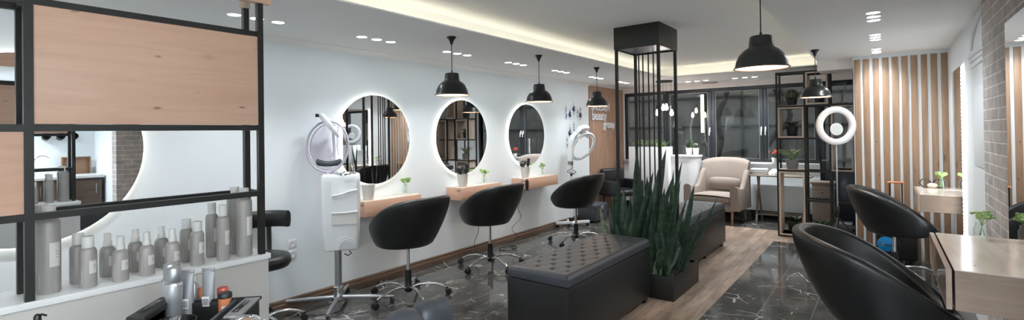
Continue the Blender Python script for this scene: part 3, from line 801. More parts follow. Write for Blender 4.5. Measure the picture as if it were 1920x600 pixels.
BL = [(A1, -2.397, .395, 'leftmost tall grey can on the counter, in front of its twin'), (A1, -2.468, .385, 'tall grey can hidden behind the leftmost one'),
      (A2, -2.366, .498, 'short capped grey bottle right of the leftmost tall can, front row'), (A2, -2.468, .490, 'short capped grey bottle behind the front one near the leftmost tall can'),
      (B1, -2.484, .583, 'back spray bottle of the first spray pair from the left'), (B1, -2.364, .594, 'front spray bottle of the first spray pair from the left'),
      (B1, -2.486, .675, 'back spray bottle of the middle spray pair'), (B1, -2.366, .680, 'front spray bottle of the middle spray pair'),
      (B1, -2.478, .765, 'back spray bottle of the third spray pair from the left'), (B1, -2.356, .766, 'front spray bottle of the third spray pair from the left'),
      (A2, -2.476, .860, 'back short capped bottle left of the two medium cans'), (A2, -2.367, .862, 'front short capped bottle left of the two medium cans'),
      (A3, -2.474, .962, 'back medium grey can beside the two right hand tall cans'), (A3, -2.360, .964, 'front medium grey can beside the two right hand tall cans'),
      (A1, -2.462, 1.057, 'back tall grey can at the right end of the counter'), (A1, -2.368, 1.058, 'front tall grey can at the right end of the counter')]
for p, x, y, lb in BL:
    rz = -.35
    if p.name not in first:
        first[p.name] = 1; p.location = (x, y, zt); p.rotation_euler = (0, 0, rz); p['label'] = lb
    else: dup(p, (x, y, zt), rz, lb)

# ------------------------------------------------------------------ trolley with products (bottom foreground)
TX, TY, TZ = -1.819, .623, .838
t = thing('salon_trolley', 'black salon trolley tray full of cans and tubes before the white counter', 'trolley', (TX, TY, 0), radians(46))
g = G().box((-.165, -.19, TZ-.01), (.165, .19, TZ), .003)
for lo, hi in (((-.165, -.19, TZ), (-.157, .19, TZ+.065)), ((.157, -.19, TZ), (.165, .19, TZ+.065)), ((-.157, .182, TZ), (.157, .19, TZ+.065)), ((-.157, -.19, TZ), (.157, -.182, TZ+.065))):
    g.box(lo, hi, .002)
g.obj('top_tray', BLKPL, t)
g = G().tube([(-.167, -.195, TZ+.067), (.167, -.195, TZ+.067), (.167, .195, TZ+.067), (-.167, .195, TZ+.067)], .006, 8, closed=True); g.obj('tray_rim', BLKPL, t)
G().box((.082, -.182, TZ), (.094, .182, TZ+.07), .002).obj('tray_divider', LEATHERG, t)
for zz in (.25, .56): G().box((-.155, -.18, zz), (.155, .18, zz+.012), .003).obj('lower_shelf', BLKPL, t)
for sx in (-1, 1):
    for sy in (-1, 1):
        lg = G().cyl((sx*.15, sy*.17, .05), (sx*.15, sy*.17, TZ-.01), .011, 12).obj('post', BLKMET, t)
        G().tube([(sx*.15-.012, sy*.17, .026), (sx*.15+.012, sy*.17, .026)], .026, 16).obj('caster', BLKPL, lg)
def on_tray(name, label, cat, px, py, rz=0, grp=None):
    return thing(name, label, cat, (px, py, TZ+.0005), rz, grp)
def spray_can(x, y, label, h=.205, r=.0265):
    t = on_tray('spray_can', label, 'can', x, y, 0, 'silver spray cans in the trolley tray')
    G().lathe([(0, 0), (r*.96, 0), (r, .003), (r, h*.70), (r*.97, h*.72), (r*.84, h*.75), (0, h*.75)], n=32).obj('can_body', SILVER, t)
    G().lathe([(r*.80, h*.75), (r*.82, h*.755), (r*.82, h*.99), (r*.76, h), (0, h)], n=28).obj('can_cap', STEEL, t)
    G().lathe([(r*.99, h*.705), (r*1.03, h*.71), (r*.99, h*.725)], n=32).obj('can_collar', CHROME, t)
spray_can(-1.995, .652, 'front silver spray can standing in the black trolley tray'); spray_can(-2.068, .665, 'back silver spray can in the black trolley tray')
def tube_pack(x, y, rz, label, h=.182):
    t = on_tray('cream_tube', label, 'tube', x, y, rz, 'silver cream tubes in the trolley tray')
    R = []
    for i in range(13):
        q = i/12; z = .028+q*(h-.028); a = .0205+.001*q; b = .018*(1-q)**.8+.0015
        R.append([(a*cos(2*pi*j/24), b*sin(2*pi*j/24), z+.0025*sin(q*22)*(q > .35)*(1-q)) for j in range(24)])
    G().rings(R).obj('tube_body', TUBE, t, ang=60)
    G().lathe([(0, 0), (.017, 0), (.018, .004), (.018, .028), (0, .028)], n=24).obj('tube_cap', BLKPL, t)
    g = G().box((-.013, -.0225, .05), (.013, -.0205, .085), .0005); lb = g.obj('tube_label', LABEL, t)
    g = G()
    for i in range(9): g.box((-.011+i*.0025, -.0235, .055), (-.0098+i*.0025+(i % 3)*.0004, -.0226, .078))
    g.obj('bar_code', DKINK, lb)
    g = G().box((-.0215, -.003, h-.012), (.0215, .003, h+.001), .001); g.obj('crimp', TUBE, t)
tube_pack(-2.01, .70, .75, 'left silver cream tube standing cap down in the trolley tray'); tube_pack(-1.975, .755, .75, 'right silver cream tube standing cap down in the trolley tray')
t = on_tray('product_tin', 'orange tin with black lid in the trolley tray', 'tin', -1.925, .79)
G().lathe([(0, 0), (.021, 0), (.022, .002), (.022, .075), (0, .075)], n=28).obj('tin_body', ORANGE, t)
G().lathe([(.022, .075), (.0235, .076), (.0235, .09), (.021, .093), (0, .093)], n=28).obj('tin_lid', BLKPL, t)
G().grid(lambda u, v: (cos(-.9+.9*u)*.0225, sin(-.9+.9*u)*.0225, .02+.03*v), 8, 1).obj('tin_label', LABEL, t)
for x, y, mt, lb, h in ((-2.005, .815, REDCAP, 'red capped jar behind the orange tin in the tray', .092), (-2.04, .765, ORANGE, 'orange red jar between the two cream tubes', .10)):
    t = on_tray('product_jar', lb, 'jar', x, y)
    G().lathe([(0, 0), (.019, 0), (.02, .003), (.02, h*.6), (.016, h*.66), (0, h*.66)], n=24).obj('jar_body', STEEL if mt is ORANGE else ORANGE, t)
    G().lathe([(.018, h*.66), (.019, h*.67), (.019, h-.004), (.016, h), (0, h)], n=24).obj('jar_cap', mt, t)
t = on_tray('cosmetic_bottle', 'small grey bottle beside the back silver spray can', 'bottle', -2.055, .735)
G().lathe([(0, 0), (.016, 0), (.017, .003), (.017, .11), (.009, .12), (.009, .125), (0, .125)], n=20).obj('flask', STEEL, t)
G().lathe([(.01, .125), (.012, .126), (.012, .148), (0, .15)], n=20).obj('flask_cap', BOTCAP, t)
# flat cases leaning in the tray
def flatcase(x, y, z, rz, tilt, size, label, mt):
    t = thing('tool_case', label, 'case', (x, y, z), rz)
    Mt = Matrix.Rotation(tilt, 4, 'X')
    G().box((-size[0], -size[1], 0), (size[0], size[1], size[2]), .004).move(Mt).obj('case_shell', mt, t)
    G().box((-size[0]*.55, -size[1]*.6, size[2]), (size[0]*.2, size[1]*.6, size[2]+.0015), .0005).move(Mt).obj('case_inlay', BLKGLOSS, t)
flatcase(-1.775, .785, TZ+.066, radians(46), .0, (.027, .095, .010), 'flat grey case lying along the right of the trolley tray', STEEL)
flatcase(-1.98, .585, TZ+.071, radians(46), .0, (.028, .10, .022), 'black case lying on the left rim of the trolley tray', POTBLK)
# round dish on the tray front and chrome dryer
t = thing('mixing_bowl', 'glossy black round bowl at the front of the trolley tray', 'bowl', (-1.84, .60, TZ+.001))
G().lathe([(0, 0), (.03, 0), (.05, .02), (.062, .055), (.064, .066), (.061, .066), (.047, .022), (.028, .005), (0, .005)], n=36).obj('bowl_shell', BLKGLOSS, t)
G().box((.058, -.012, .056), (.095, .012, .063), .003).obj('bowl_handle', BLKGLOSS, t)
t = thing('chrome_dryer', 'shiny chrome hair dryer head at the bottom edge by the trolley tray', 'hair dryer', (-1.665, .745, TZ+.0))
G().tube([(-.075, -.02, .03), (-.07, -.02, .031), (-.03, -.01, .034), (.02, .005, .036), (.06, .015, .034), (.085, .02, .03)], [.018, .03, .043, .047, .040, .018], 28).obj('dryer_barrel', CHROME, t, ang=70)
G().tube([(.02, .0, .01), (.03, -.05, -.04), (.03, -.08, -.09)], [.018, .017, .016], 14).obj('dryer_handle', BLKPL, t)
G().tube([(-.082, -.022, .03), (-.1, -.027, .029)], [.026, .03], 20).obj('dryer_nozzle', BLKPL, t)
# pump bottle on a small stand in the left corner
t = thing('side_stand', 'small white stand under the black pump bottle', 'stand', (-1.90, .289, 0))
G().box((-.08, -.08, .82), (.08, .08, .84), .004).obj('stand_top', WHITELAC, t)
G().cyl((0, 0, .02), (0, 0, .82), .018, 14).obj('stand_post', WHITELAC, t)
G().lathe([(0, 0), (.12, 0), (.12, .012), (.02, .022), (0, .022)], n=28).obj('stand_foot', WHITELAC, t)
t = thing('pump_bottle', 'bottle with black pump top at the bottom left corner', 'bottle', (-1.90, .289, .84))
G().lathe([(0, 0), (.033, 0), (.035, .004), (.035, .105), (.026, .125), (.014, .13), (0, .13)], n=28).obj('pump_body', GLASS, t)
G().lathe([(.0, .12), (.014, .12), (.014, .135), (.009, .15), (.009, .163), (.005, .17), (0, .172)], n=20).obj('pump_collar', BLKGLOSS, t)
G().tube([(0, 0, .165), (.008, .008, .169), (.016, .016, .165)], .003, 8).obj('pump_nozzle', BLKGLOSS, t)

# ------------------------------------------------------------------ stool behind the counter
t = thing('backrest_stool', 'black stool with low backrest behind the right end of the white counter', 'stool', (-3.87, 1.865, 0), radians(-36))
G().lathe([(0, .475), (.15, .475), (.19, .485), (.205, .51), (.205, .545), (.19, .57), (.15, .582), (0, .588)], n=40).obj('seat', LEATHER, t, ang=60)
g = G()
R = []
for i in range(15):
    a = -.75+1.5*i/14; rc = .23
    R.append([(-.02-rc*cos(a)+px*cos(a)*-1, rc*sin(a)*1.0+px*sin(a), z) for px, z in ((-.018, .76), (.0, .75), (.022, .755), (.03, .80), (.028, .86), (.012, .885), (-.01, .88), (-.02, .85))])
g.rings(R).obj('backrest', LEATHER, t, ang=60)
G().tube([(-.08, 0, .47), (-.22, 0, .475), (-.265, 0, .52), (-.272, 0, .62), (-.262, 0, .78)], .02, 8).obj('back_support', BLKPL, t)
G().cyl((0, 0, .2), (0, 0, .475), .014, 14).obj('gas_lift', CHROME, t)
G().lathe([(0, .06), (.028, .06), (.036, .08), (.034, .12), (.028, .14), (.027, .28), (0, .28)], n=18).obj('lift_sleeve', BLKPL, t)
G().tube([(0, -.04, .465), (-.06, -.18, .44), (-.085, -.24, .425)], .005, 8).obj('lever', BLKMET, t)
G().tube([(-.07, -.215, .431), (-.09, -.26, .42)], .010, 8).obj('lever_grip', BLKPL, t)
for k in range(5):
    a = 2*pi*k/5+.628; d = Vector((cos(a), sin(a), 0))
    lg = G().tube([d*r+Vector((0, 0, z)) for r, z in ((.02, .09), (.1, .113), (.18, .11), (.25, .09), (.29, .07))], [.014, .013, .012, .011, .01], 10).obj('leg', CHROME, t)
    e = Vector((-d.y, d.x, 0)); q = d*.30
    cg = G().box((-.014, -.01, .04), (.014, .01, .07), .004, M=Matrix.Translation(q) @ Matrix.Rotation(a, 4, 'Z'))
    for sg in (-1, 1):
        cc = q+e*(.013*sg)+Vector((0, 0, .027)); cg.tube([cc-e*.01, cc+e*.01], .026, 16)
    cg.obj('caster', BLKPL, lg)

# ------------------------------------------------------------------ hood dryer on stand
DX, DY = -3.83, 2.50
t = thing('hood_dryer', 'white hair steamer on a wheeled stand with a clear tilted hood', 'hair dryer', (DX, DY, 0))
G().cyl((0, 0, .10), (0, 0, .53), .030, 20).obj('pole', STEEL, t)
G().lathe([(0, .055), (.045, .055), (.05, .065), (.05, .085), (.041, .09), (.04, .15), (.043, .155), (.043, .175), (.031, .185), (0, .185)], n=28).obj('pole_socket', CHROME, t)
for k in range(4):
    a = radians(37.1)+pi/2*k+.12; d = Vector((cos(a), sin(a), 0)); Lg = .48 if k % 2 == 0 else .40
    lg = G().tube([d*.03+Vector((0, 0, .083)), d*.2+Vector((0, 0, .077)), d*(Lg-.04)+Vector((0, 0, .068)), d*Lg+Vector((0, 0, .066))], [.02, .019, .0165, .011], 10).obj('leg', STEEL, t)
    q = d*(Lg-.03); e = Vector((-d.y, d.x, 0))
    cg = G().cyl(q+Vector((0, 0, .03)), q+Vector((0, 0, .06)), .006, 8)
    for sg in (-1, 1):
        cc = q+d*.012+e*(.011*sg)+Vector((0, 0, .022)); cg.tube([cc-e*.007, cc+e*.007], .0215, 14)
    cg.obj('caster', BLKPL, lg)
# cabinet: front face turned to the viewer's right
ca = radians(-36)
Rz = Matrix.Translation((.028, .021, 0)) @ Matrix.Rotation(ca, 4, 'Z')
def cab_ring(z, hw, fd, bd, rr=.035):
    out = []
    for cx, cy, a0 in ((fd-rr, hw-rr, 0), (-bd+rr, hw-rr, pi/2), (-bd+rr, -hw+rr, pi), (fd-rr, -hw+rr, 3*pi/2)):
        for k in range(6):
            a = a0+pi/2*k/5; out.append(Rz @ Vector((cx+rr*cos(a), cy+rr*sin(a), z)))
    return out
G().rings([cab_ring(.513, .125, .11, .10), cab_ring(.52, .138, .12, .11), cab_ring(.64, .15, .128, .115), cab_ring(.84, .157, .128, .118), cab_ring(1.10, .16, .115, .12), cab_ring(1.145, .158, .112, .12), cab_ring(1.16, .15, .106, .115)]).obj('cabinet', WHITEPL, t, ang=50)
# top cover, front grip recess and lower water door
G().rings([[Rz @ Vector((.02+(.09)*cos(2*pi*k/28)*s, .02+.11*sin(2*pi*k/28)*s, z)) for k in range(28)] for s, z in ((1, 1.156), (1, 1.172), (.93, 1.178))]).obj('chrome_lid', CHROME, t)
def front_panel(z0, z1, d0, d1, curve):
    R = []
    for i in range(13):
        v = i/12; ring = []
        for j in range(2): pass
    g = G()
    def fn(u, v):
        y = -.075+.205*u
        zc = z0+curve*(1-(2*u-1)**2)*0+curve*u
        z = zc+(z1-zc)*v
        x = (.131 if z < .85 else .131-(z-.85)*.06)+d0+(d1-d0)*v
        return Rz @ Vector((x, y, z))
    g.grid(fn, 10, 6)
    return g
front_panel(.99, 1.135, .006, .002, .035).obj('front_cover', WHITEPL, t)
front_panel(.74, .84, .005, .006, 0).obj('water_door', OFFWHITE, t)
g = G().tube([Rz @ Vector((.138, -.075, .84)), Rz @ Vector((.142, .03, .838)), Rz @ Vector((.138, .138, .846))], .006, 8); g.obj('door_lip', WHITEPL, t)
g = G().tube([Rz @ Vector((.131, -.075, .985)), Rz @ Vector((.136, 0, .995)), Rz @ Vector((.132, .07, 1.018)), Rz @ Vector((.128, .138, 1.03))], .006, 8); g.obj('grip_lip', WHITEPL, t)
g = G()
for i in range(3):
    g.tube([Rz @ Vector((.134, -.02+.045*cos(a)*(1+.35*i)+.06, .53+.045*sin(a)*(1.2+.5*i))) for a in [pi*k/10 for k in range(11)]], .004, 6)
g.obj('embossed_arches', WHITEPL, t)
for z in (.97, 1.10): G().tube([Rz @ Vector((-.04, -.158, z)), Rz @ Vector((-.04, -.166, z))], .018, 14).obj('side_knob', BLKPL, t)
text_mesh('maker_letters', 'LAZO', .031, .0008, STEEL, t, Rz @ Matrix.Translation((.1225, .03, 1.098)) @ Matrix.Rotation(pi/2, 4, 'Z') @ Matrix.Rotation(pi/2, 4, 'X'))
G().tube([Rz @ Vector((.0, .06, .48)), Rz @ Vector((.0, .08, .46)), Rz @ Vector((.0, .05, .44)), Rz @ Vector((.0, .02, .46))], .005, 6).obj('drain_hose', BLKPL, t)
# hood: clear bowl, opening towards the viewer
hc = Vector((-.085, -.035, 1.405)); ax = Vector((.70, -.70, .16)).normalized()
upv = Vector((.0, .0, 1)); ex = upv.cross(ax).normalized(); ey = ax.cross(ex)
MH = Matrix((ex, ey, ax)).transposed().to_4x4(); MH.translation = hc
RA, RB = .178, .226
def hood_pt(a, q, off=0):      # q: 0 rim .. 1 pole
    r = cos(q*pi/2)**.8; d = -sin(q*pi/2)*.22
    return MH @ Vector((cos(a)*(RA+off)*r, sin(a)*(RB+off)*r, d))
G().grid(lambda u, v: hood_pt(u*2*pi, v*.999), 48, 12, 0, True).obj('hood_shell', HOOD, t, ang=70)
def torus(MH, ra, rb, rx, rz_, n=56, m=10, zoff=0):
    R = []
    for i in range(n):
        a = 2*pi*i/n
        R.append([MH @ Vector((cos(a)*(ra+rx*cos(2*pi*j/m)), sin(a)*(rb+rx*cos(2*pi*j/m)), zoff+rz_*sin(2*pi*j/m))) for j in range(m)])
    return G().rings(R, False, 0, True)
torus(MH, RA, RB, .009, .012).obj('hood_rim', HOODRIM, t, ang=70)
torus(MH, RA-.022, RB-.022, .0025, .005, zoff=-.035).obj('inner_ring', HOODRIM, t, ang=70)
def pillow(c, L, r, mat, name):
    g = G(); R = []
    for i in range(17):
        q = -1+2*i/16; rr = r*(.78+.32*abs(q)**2)*(1 if abs(q) < .99 else .7)
        ring = []
        for j in range(14):
            b = 2*pi*j/14
            ring.append(MH @ (Vector(c)+Vector((q*L, .02*q*q+rr*cos(b), rr*.8*sin(b)))))
        R.append(ring)
    return g.rings(R).obj(name, mat, t, ang=60)
pillow((0, -.15, -.06), .105, .03, LEATHERG, 'neck_cushion')
# arm from the hood top back to the cabinet
g = G(); R = []
for q, w, hgt, yy, zz in ((0, .02, .012, .285, -.02), (.1, .034, .03, .275, .012), (.35, .036, .034, .225, .03), (.7, .026, .024, .15, .035), (1, .012, .012, .085, .02)):
    cx_ = .03-.10*(1-q) +.06*q
    R.append([MH @ Vector((cx_+w*cos(2*pi*j/14), yy+hgt*.9*sin(2*pi*j/14)*.6, zz+hgt*sin(2*pi*j/14))) for j in range(14)])
g.rings(R).obj('hood_arm', WHITEPL, t, ang=60)
G().tube([MH @ Vector((-.075, .275, .02)), MH @ Vector((-.105, .275, .022))], [.014, .016], 14).obj('arm_knob', BLKPL, t)
G().tube([MH @ Vector((0, .25, -.03)), MH @ Vector((0, .2, -.19)), MH @ Vector((0, 0, -.27)), MH @ Vector((0, -.2, -.2)), Vector((-.05, .03, 1.16))], .014, 10).obj('support_tube', WHITEPL, t)
G().tube([MH @ Vector((0, -RB-.005, -.01)), MH @ Vector((.02, -RB-.05, .01)), Vector((0, 0, 1.158))], [.016, .024, .04], 12).obj('hood_neck', HOODRIM, t)

# ------------------------------------------------------------------ white steamer near the bead hangings
SX, SY = -3.95, 6.74
t = thing('hair_steamer', 'white ring shaped hair steamer on a stand by the bead hangings', 'hair steamer', (SX, SY, 0))
for k in range(4):
    a = radians(49.6)+pi/2*k; d = Vector((cos(a), sin(a), 0)); Lg = (.30, .17, .26, .25)[k]
    lg = G().box((0, -.022, .05), (Lg, .022, .092), .004, M=Matrix.Rotation(a, 4, 'Z')).obj('leg', WHITEPL, t)
    q = d*(Lg-.03); cg = G().box((q.x-.012, q.y-.012, .03), (q.x+.012, q.y+.012, .052), .002)
    e = Vector((-d.y, d.x, 0))
    for sg in (-1, 1): cg.tube([q+e*.012*sg-e*.006+Vector((0, 0, .024)), q+e*.012*sg+e*.006+Vector((0, 0, .024))], .0235, 14)
    cg.obj('caster', BLKPL, lg)
G().box((-.03, -.03, .045), (.03, .03, .15), .006).obj('base_socket', BLKPL, t)
G().cyl((0, 0, .14), (0, 0, 1.0), .02, 16).obj('pole', WHITEPL, t)
G().box((-.035, -.03, .985), (.035, .03, 1.05), .006).obj('control_box', POTGREY, t)
g = G(); R = []
for x, y, z, w, th in ((-.0, .0, 1.04, .03, .03), (-.005, .01, 1.16, .036, .034), (.0, .03, 1.32, .048, .038), (.03, .07, 1.45, .058, .042), (.09, .13, 1.535, .062, .045), (.15, .19, 1.565, .05, .04), (.20, .235, 1.56, .03, .03)):
    d = Vector((.66, .75, 0)); e = Vector((.75, -.66, 0))
    R.append([Vector((x, y, z))+e*(w*1.8*cos(2*pi*j/16))+(Vector((0, 0, 1)) if z > 1.5 else d)*(th*1.25*sin(2*pi*j/16)) for j in range(16)])
g.rings(R).obj('steam_arm', WHITEPL, t, ang=70)
ax2 = Vector((.80, -.58, -.12)).normalized(); up2 = (Vector((.42, .52, .76))); ey2 = (up2-ax2*up2.dot(ax2)).normalized(); ex2 = ey2.cross(ax2)
M2 = Matrix((ex2, ey2, ax2)).transposed().to_4x4(); M2.translation = Vector((.15, .14, 1.27))
torus(M2, .15, .235, .022, .02).obj('steam_ring', STEEL if False else WHITEPL, t, ang=70)
torus(M2, .134, .219, .008, .022).obj('ring_lining', CHROME, t, ang=70)
G().tube([Vector((.10, .13, 1.52)), M2 @ Vector((0, .19, -.02))], [.045, .03], 14).obj('ring_neck', WHITEPL, t)
G().tube(smooth_path([(.03, 0, 1.0), (.05, -.03, .93), (-.03, -.06, .88), (.06, -.02, .84), (-.02, 0, .90), (.08, .03, .87), (.03, -.04, .82)], 6), .005, 6).obj('dangling_cable', BLKPL, t)
G().box((.02, -.055, .81), (.05, -.03, .845), .004).obj('plug', BLKPL, t)
# dark storage box behind the third chair
t = thing('storage_case', 'dark grey storage case on the floor behind the farthest tub chair', 'case', (-3.93, 7.42, 0))
G().box((-.17, -.22, .02), (.17, .22, .30), .02, 3).obj('case_body', POTGREY if False else LEATHERG, t)
G().box((-.172, -.222, .24), (.172, .222, .25), .002).obj('lid_seam', BLKPL, t)
G().box((.17, -.05, .20), (.182, .05, .27), .004).obj('latch', STEEL, t)
for sx in (-1, 1):
    for sy in (-1, 1): G().box((sx*.13-.015, sy*.18-.015, 0), (sx*.13+.015, sy*.18+.015, .025), .003).obj('case_foot', BLKPL, t)

# ------------------------------------------------------------------ tufted benches
def tufted_top(x0, x1, y0, y1, z0, z1, px=.125, py=.215):
    g = G(); W = x1-x0; L = y1-y0; NX, NY = 64, int(L/.0085)
    def fn(u, v):
        x, y = u*W, v*L
        ed = min(x, W-x, y, L-y)
        lip = -.030*(1-min(1, ed/.03))**2.2
        a = (x-W/2)/px; b = y/py
        p, q = (a+b)/1.0, (a-b)/1.0
        hp = min(1, 1.25*(abs(sin(pi*p))*abs(sin(pi*q)))**.15)
        fp, fq = p-round(p), q-round(q)
        btn = exp(-(fp*fp+fq*fq)/.016)
        m = max(0, min(1, (ed-.045)/.03))
        pf = m*(.011*hp-.016*btn)+(1-m)*.010
        ex = 0
        return (x0+x, y0+y, z1-.014+pf+lip)
    g.grid(fn, NX, NY)
    # sides of the lid
    zs = z1-.014+.012-.030
    g.rings([[(x0, y0, zs), (x1, y0, zs), (x1, y1, zs), (x0, y1, zs)], [(x0-.004, y0-.004, (zs+z0)/2), (x1+.004, y0-.004, (zs+z0)/2), (x1+.004, y1+.004, (zs+z0)/2), (x0-.004, y1+.004, (zs+z0)/2)], [(x0, y0, z0), (x1, y0, z0), (x1, y1, z0), (x0, y1, z0)]], False)
    g._f([g.b.verts.new(p) for p in ((x0, y0, z0), (x1, y0, z0), (x1, y1, z0), (x0, y1, z0))], 0)
    return g
def bench(y0, y1, label, feet):
    x0, x1 = -2.15, -1.648; xc, yc = (x0+x1)/2, (y0+y1)/2; W, L = (x1-x0)/2, (y1-y0)/2
    t = thing('tufted_bench', label, 'bench', (xc, yc, 0), 0, 'black tufted storage benches')
    G().box((-W, -L, .05), (W, L, .478), .008, 2).obj('bench_body', LEATHER, t)
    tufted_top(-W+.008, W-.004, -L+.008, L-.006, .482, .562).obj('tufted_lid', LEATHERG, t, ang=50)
    for fy in feet:
        for sx in (-1, 1):
            G().tube([(sx*(W-.045), fy-yc, 0), (sx*(W-.045), fy-yc, .055)], [.022, .03], 4, sq=True).obj('foot', BLKPL, t)
    return t
bench(2.755, 4.17, 'long black tufted bench in the centre before the planter', (2.82, 4.11))
bench(5.2, 6.74, 'black tufted bench behind the snake plants, before the beige armchair', (5.27, 5.94, 6.67))
# channel tufted sofa, only its back shows
t = thing('channel_sofa', 'black sofa with puffed channel back at the bottom edge by the first tub chair', 'sofa', (-1.45, 1.0, 0))
g = G(); pitch = .152; NY = 84; Y0, Y1 = .95-1.0, 1.56-1.0
def sofa_sec(y):
    ph = ((Y1-y)/pitch); puff = abs(sin(pi*min(max(ph, 0), 6.6)))**.42
    if ph < .5: puff = max(puff, .96)
    e = .024*(puff-1)
    return [(-.215, .30), (-.215-e*.6, .45), (-.217+0, .62), (-.215-e, .70), (-.195-e*.8, .752+e*.7), (-.165, .776+e*1.5), (-.125, .782+e*1.6), (-.09+e*.8, .765+e), (-.072+e, .72), (-.068+e*1.2, .62), (-.07+e, .5), (-.08, .40), (-.08, .30)]
R = [[(x, Y0+(Y1-Y0)*i/NY, z) for x, z in sofa_sec(Y0+(Y1-Y0)*i/NY)] for i in range(NY+1)]
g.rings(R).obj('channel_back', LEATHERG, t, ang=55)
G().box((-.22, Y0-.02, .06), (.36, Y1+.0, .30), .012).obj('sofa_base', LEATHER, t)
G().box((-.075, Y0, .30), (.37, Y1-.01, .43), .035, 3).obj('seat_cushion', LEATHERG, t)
for sx in (-.18, .32):
    for y in (Y0+.04, Y1-.06): G().tube([(sx, y, 0), (sx, y, .07)], [.018, .024], 10).obj('foot', BLKPL, t)

# ------------------------------------------------------------------ planter, pole screen, snake plants
PX0, PX1, PY0, PY1 = -2.13, -1.478, 4.262, 4.985
t = thing('floor_planter', 'low black box planter on the wood floor holding snake plants', 'planter', ((PX0+PX1)/2, (PY0+PY1)/2, 0))
w, l = (PX1-PX0)/2, (PY1-PY0)/2
g = G()
for lo, hi in (((-w, -l, 0), (w, -l+.02, .21)), ((-w, l-.02, 0), (w, l, .21)), ((-w, -l+.02, 0), (-w+.02, l-.02, .21)), ((w-.02, -l+.02, 0), (w, l-.02, .21)), ((-w+.02, -l+.02, 0), (w-.02, l-.02, .02))):
    g.box(lo, hi, .002)
g.obj('planter_box', BLKMET, t)
sg = G(); sr = random.Random(3)
sg.grid(lambda u, v: (-w+.021+(2*w-.042)*u, -l+.021+(2*l-.042)*v, .183+.008*sin(u*31)*cos(v*27)+sr.uniform(-.004, .004)), 36, 40)
tag(sg.obj('planter_soil', SOIL, loc=((PX0+PX1)/2, (PY0+PY1)/2, 0)), 'dark soil filling the black box planter', 'soil', kind='stuff')
BX0, BX1, BY0, BY1, BZ = -2.10, -1.642, 4.455, 4.955, 2.303
t = thing('pole_screen', 'black ceiling box with slim black poles running down into the planter', 'screen', ((BX0+BX1)/2, (BY0+BY1)/2, .18))
cx, cy_ = (BX0+BX1)/2, (BY0+BY1)/2
def bx(lo, hi): return (lo[0]-cx, lo[1]-cy_, lo[2]-.18), (hi[0]-cx, hi[1]-cy_, hi[2]-.18)
g = G()
for lo, hi in (((BX0, BY0, BZ), (BX1, BY0+.012, ZR)), ((BX0, BY1-.012, BZ), (BX1, BY1, ZR)), ((BX0, BY0+.012, BZ), (BX0+.012, BY1-.012, ZR)), ((BX1-.012, BY0+.012, BZ), (BX1, BY1-.012, ZR))):
    g.box(*bx(lo, hi), bev=.001)
g.obj('ceiling_box', BLKMET, t)
G().box(*bx((BX0+.012, BY0+.012, BZ+.012), (BX1-.012, BY1-.012, BZ+.022))).obj('box_underside', STEEL, t)
for x, y in ((BX0+.018, BY0+.018), (BX0+.018, BY1-.018), (BX1-.018, BY0+.018), (BX1-.018, BY1-.018)):
    G().tube([(x-cx, y-cy_, 0), (x-cx, y-cy_, BZ+.012-.18)], .0128, 4, sq=True).obj('pole', BLKMET, t, smooth=False)
for x in (-2.03, -1.985, -1.926, -1.873):
    G().tube([(x-cx, 4.90-cy_, 0), (x-cx, 4.90-cy_, BZ+.012-.18)], .0055, 4, sq=True).obj('slim_pole', BLKMET, t, smooth=False)

def leaf_geo(g, base, tip, wid, twist, bend, mi=0):
    base, tip = Vector(base), Vector(tip); ax = tip-base; L = ax.length
    side = Vector((cos(twist), sin(twist), 0)); nrm = Vector((-sin(twist), cos(twist), 0))
    R = []; N = 9
    for i in range(N+1):
        q = i/N
        c = base+ax*q+nrm*(bend*sin(q*pi)*L*.5)
        prof = 1.25*(.5+.5*min(1, q*2.2))*(1 if q < .66 else max(.02, 1-((q-.66)/.34)**2))
        hw = wid*prof; th = .0035*prof+.0005
        tw = twist+.5*(q-.3)
        s_ = Vector((cos(tw), sin(tw), 0)); n_ = Vector((-sin(tw), cos(tw), 0))
        R.append([c-s_*hw+n_*hw*.22, c-n_*th, c+s_*hw+n_*hw*.22, c+n_*th])
    g.rings(R, True, mi)
def ray_at(px, py, y=None, z=None):
    d = FW+RT*((px-960)/F_PX)-UP*((py-CY)/F_PX)
    k = (y/d.y) if y is not None else (z-H)/d.z
    return Vector((0, 0, H))+d*k
def snake(label, bx_, by_, tips, seed, n_small):
    """tips: pixel sightings of the tallest leaf tips, read once to get heights and leans in metres"""
    rnd = random.Random(seed)
    t = thing('snake_plant', label, 'plant', (bx_, by_, .175), 0, 'snake plants in the black planter')
    g = G()
    for px, py, dy, w in tips:
        tp = ray_at(px, py, y=by_+dy)-Vector((bx_, by_, .175))
        b = Vector((rnd.uniform(-.06, .06)+tp.x*.12, rnd.uniform(-.05, .05), 0))
        leaf_geo(g, b, tp, w, rnd.uniform(.2, 1.0), rnd.uniform(-.08, .08), 0)
    for i in range(n_small):
        h = rnd.uniform(.22, .62); a = rnd.uniform(0, 6.28); ln = rnd.uniform(.02, .22)
        b = (rnd.uniform(-.075, .075), rnd.uniform(-.075, .075), 0)
        leaf_geo(g, b, (b[0]+cos(a)*ln*.8, b[1]+sin(a)*ln*.8, h), rnd.uniform(.017, .029), rnd.uniform(-.4, 1.2), rnd.uniform(-.12, .12), 1 if rnd.random() < .1 else 0)
    g.obj('leaves', [SNAKE, SNAKEPALE], t, ang=70)
snake('snake plant at the left of the planter, reaching past the bench top', -2.03, 4.36, [(1158, 330, .0, .03), (1143, 378, .05, .026), (1170, 352, .02, .03), (1150, 362, -.02, .022)], 11, 9)
snake('snake plant with the tall broad leaf before the slim poles', -1.93, 4.44, [(1195, 277, .05, .034), (1225, 322, .0, .026), (1205, 345, .05, .03), (1182, 372, 0, .028)], 12, 9)
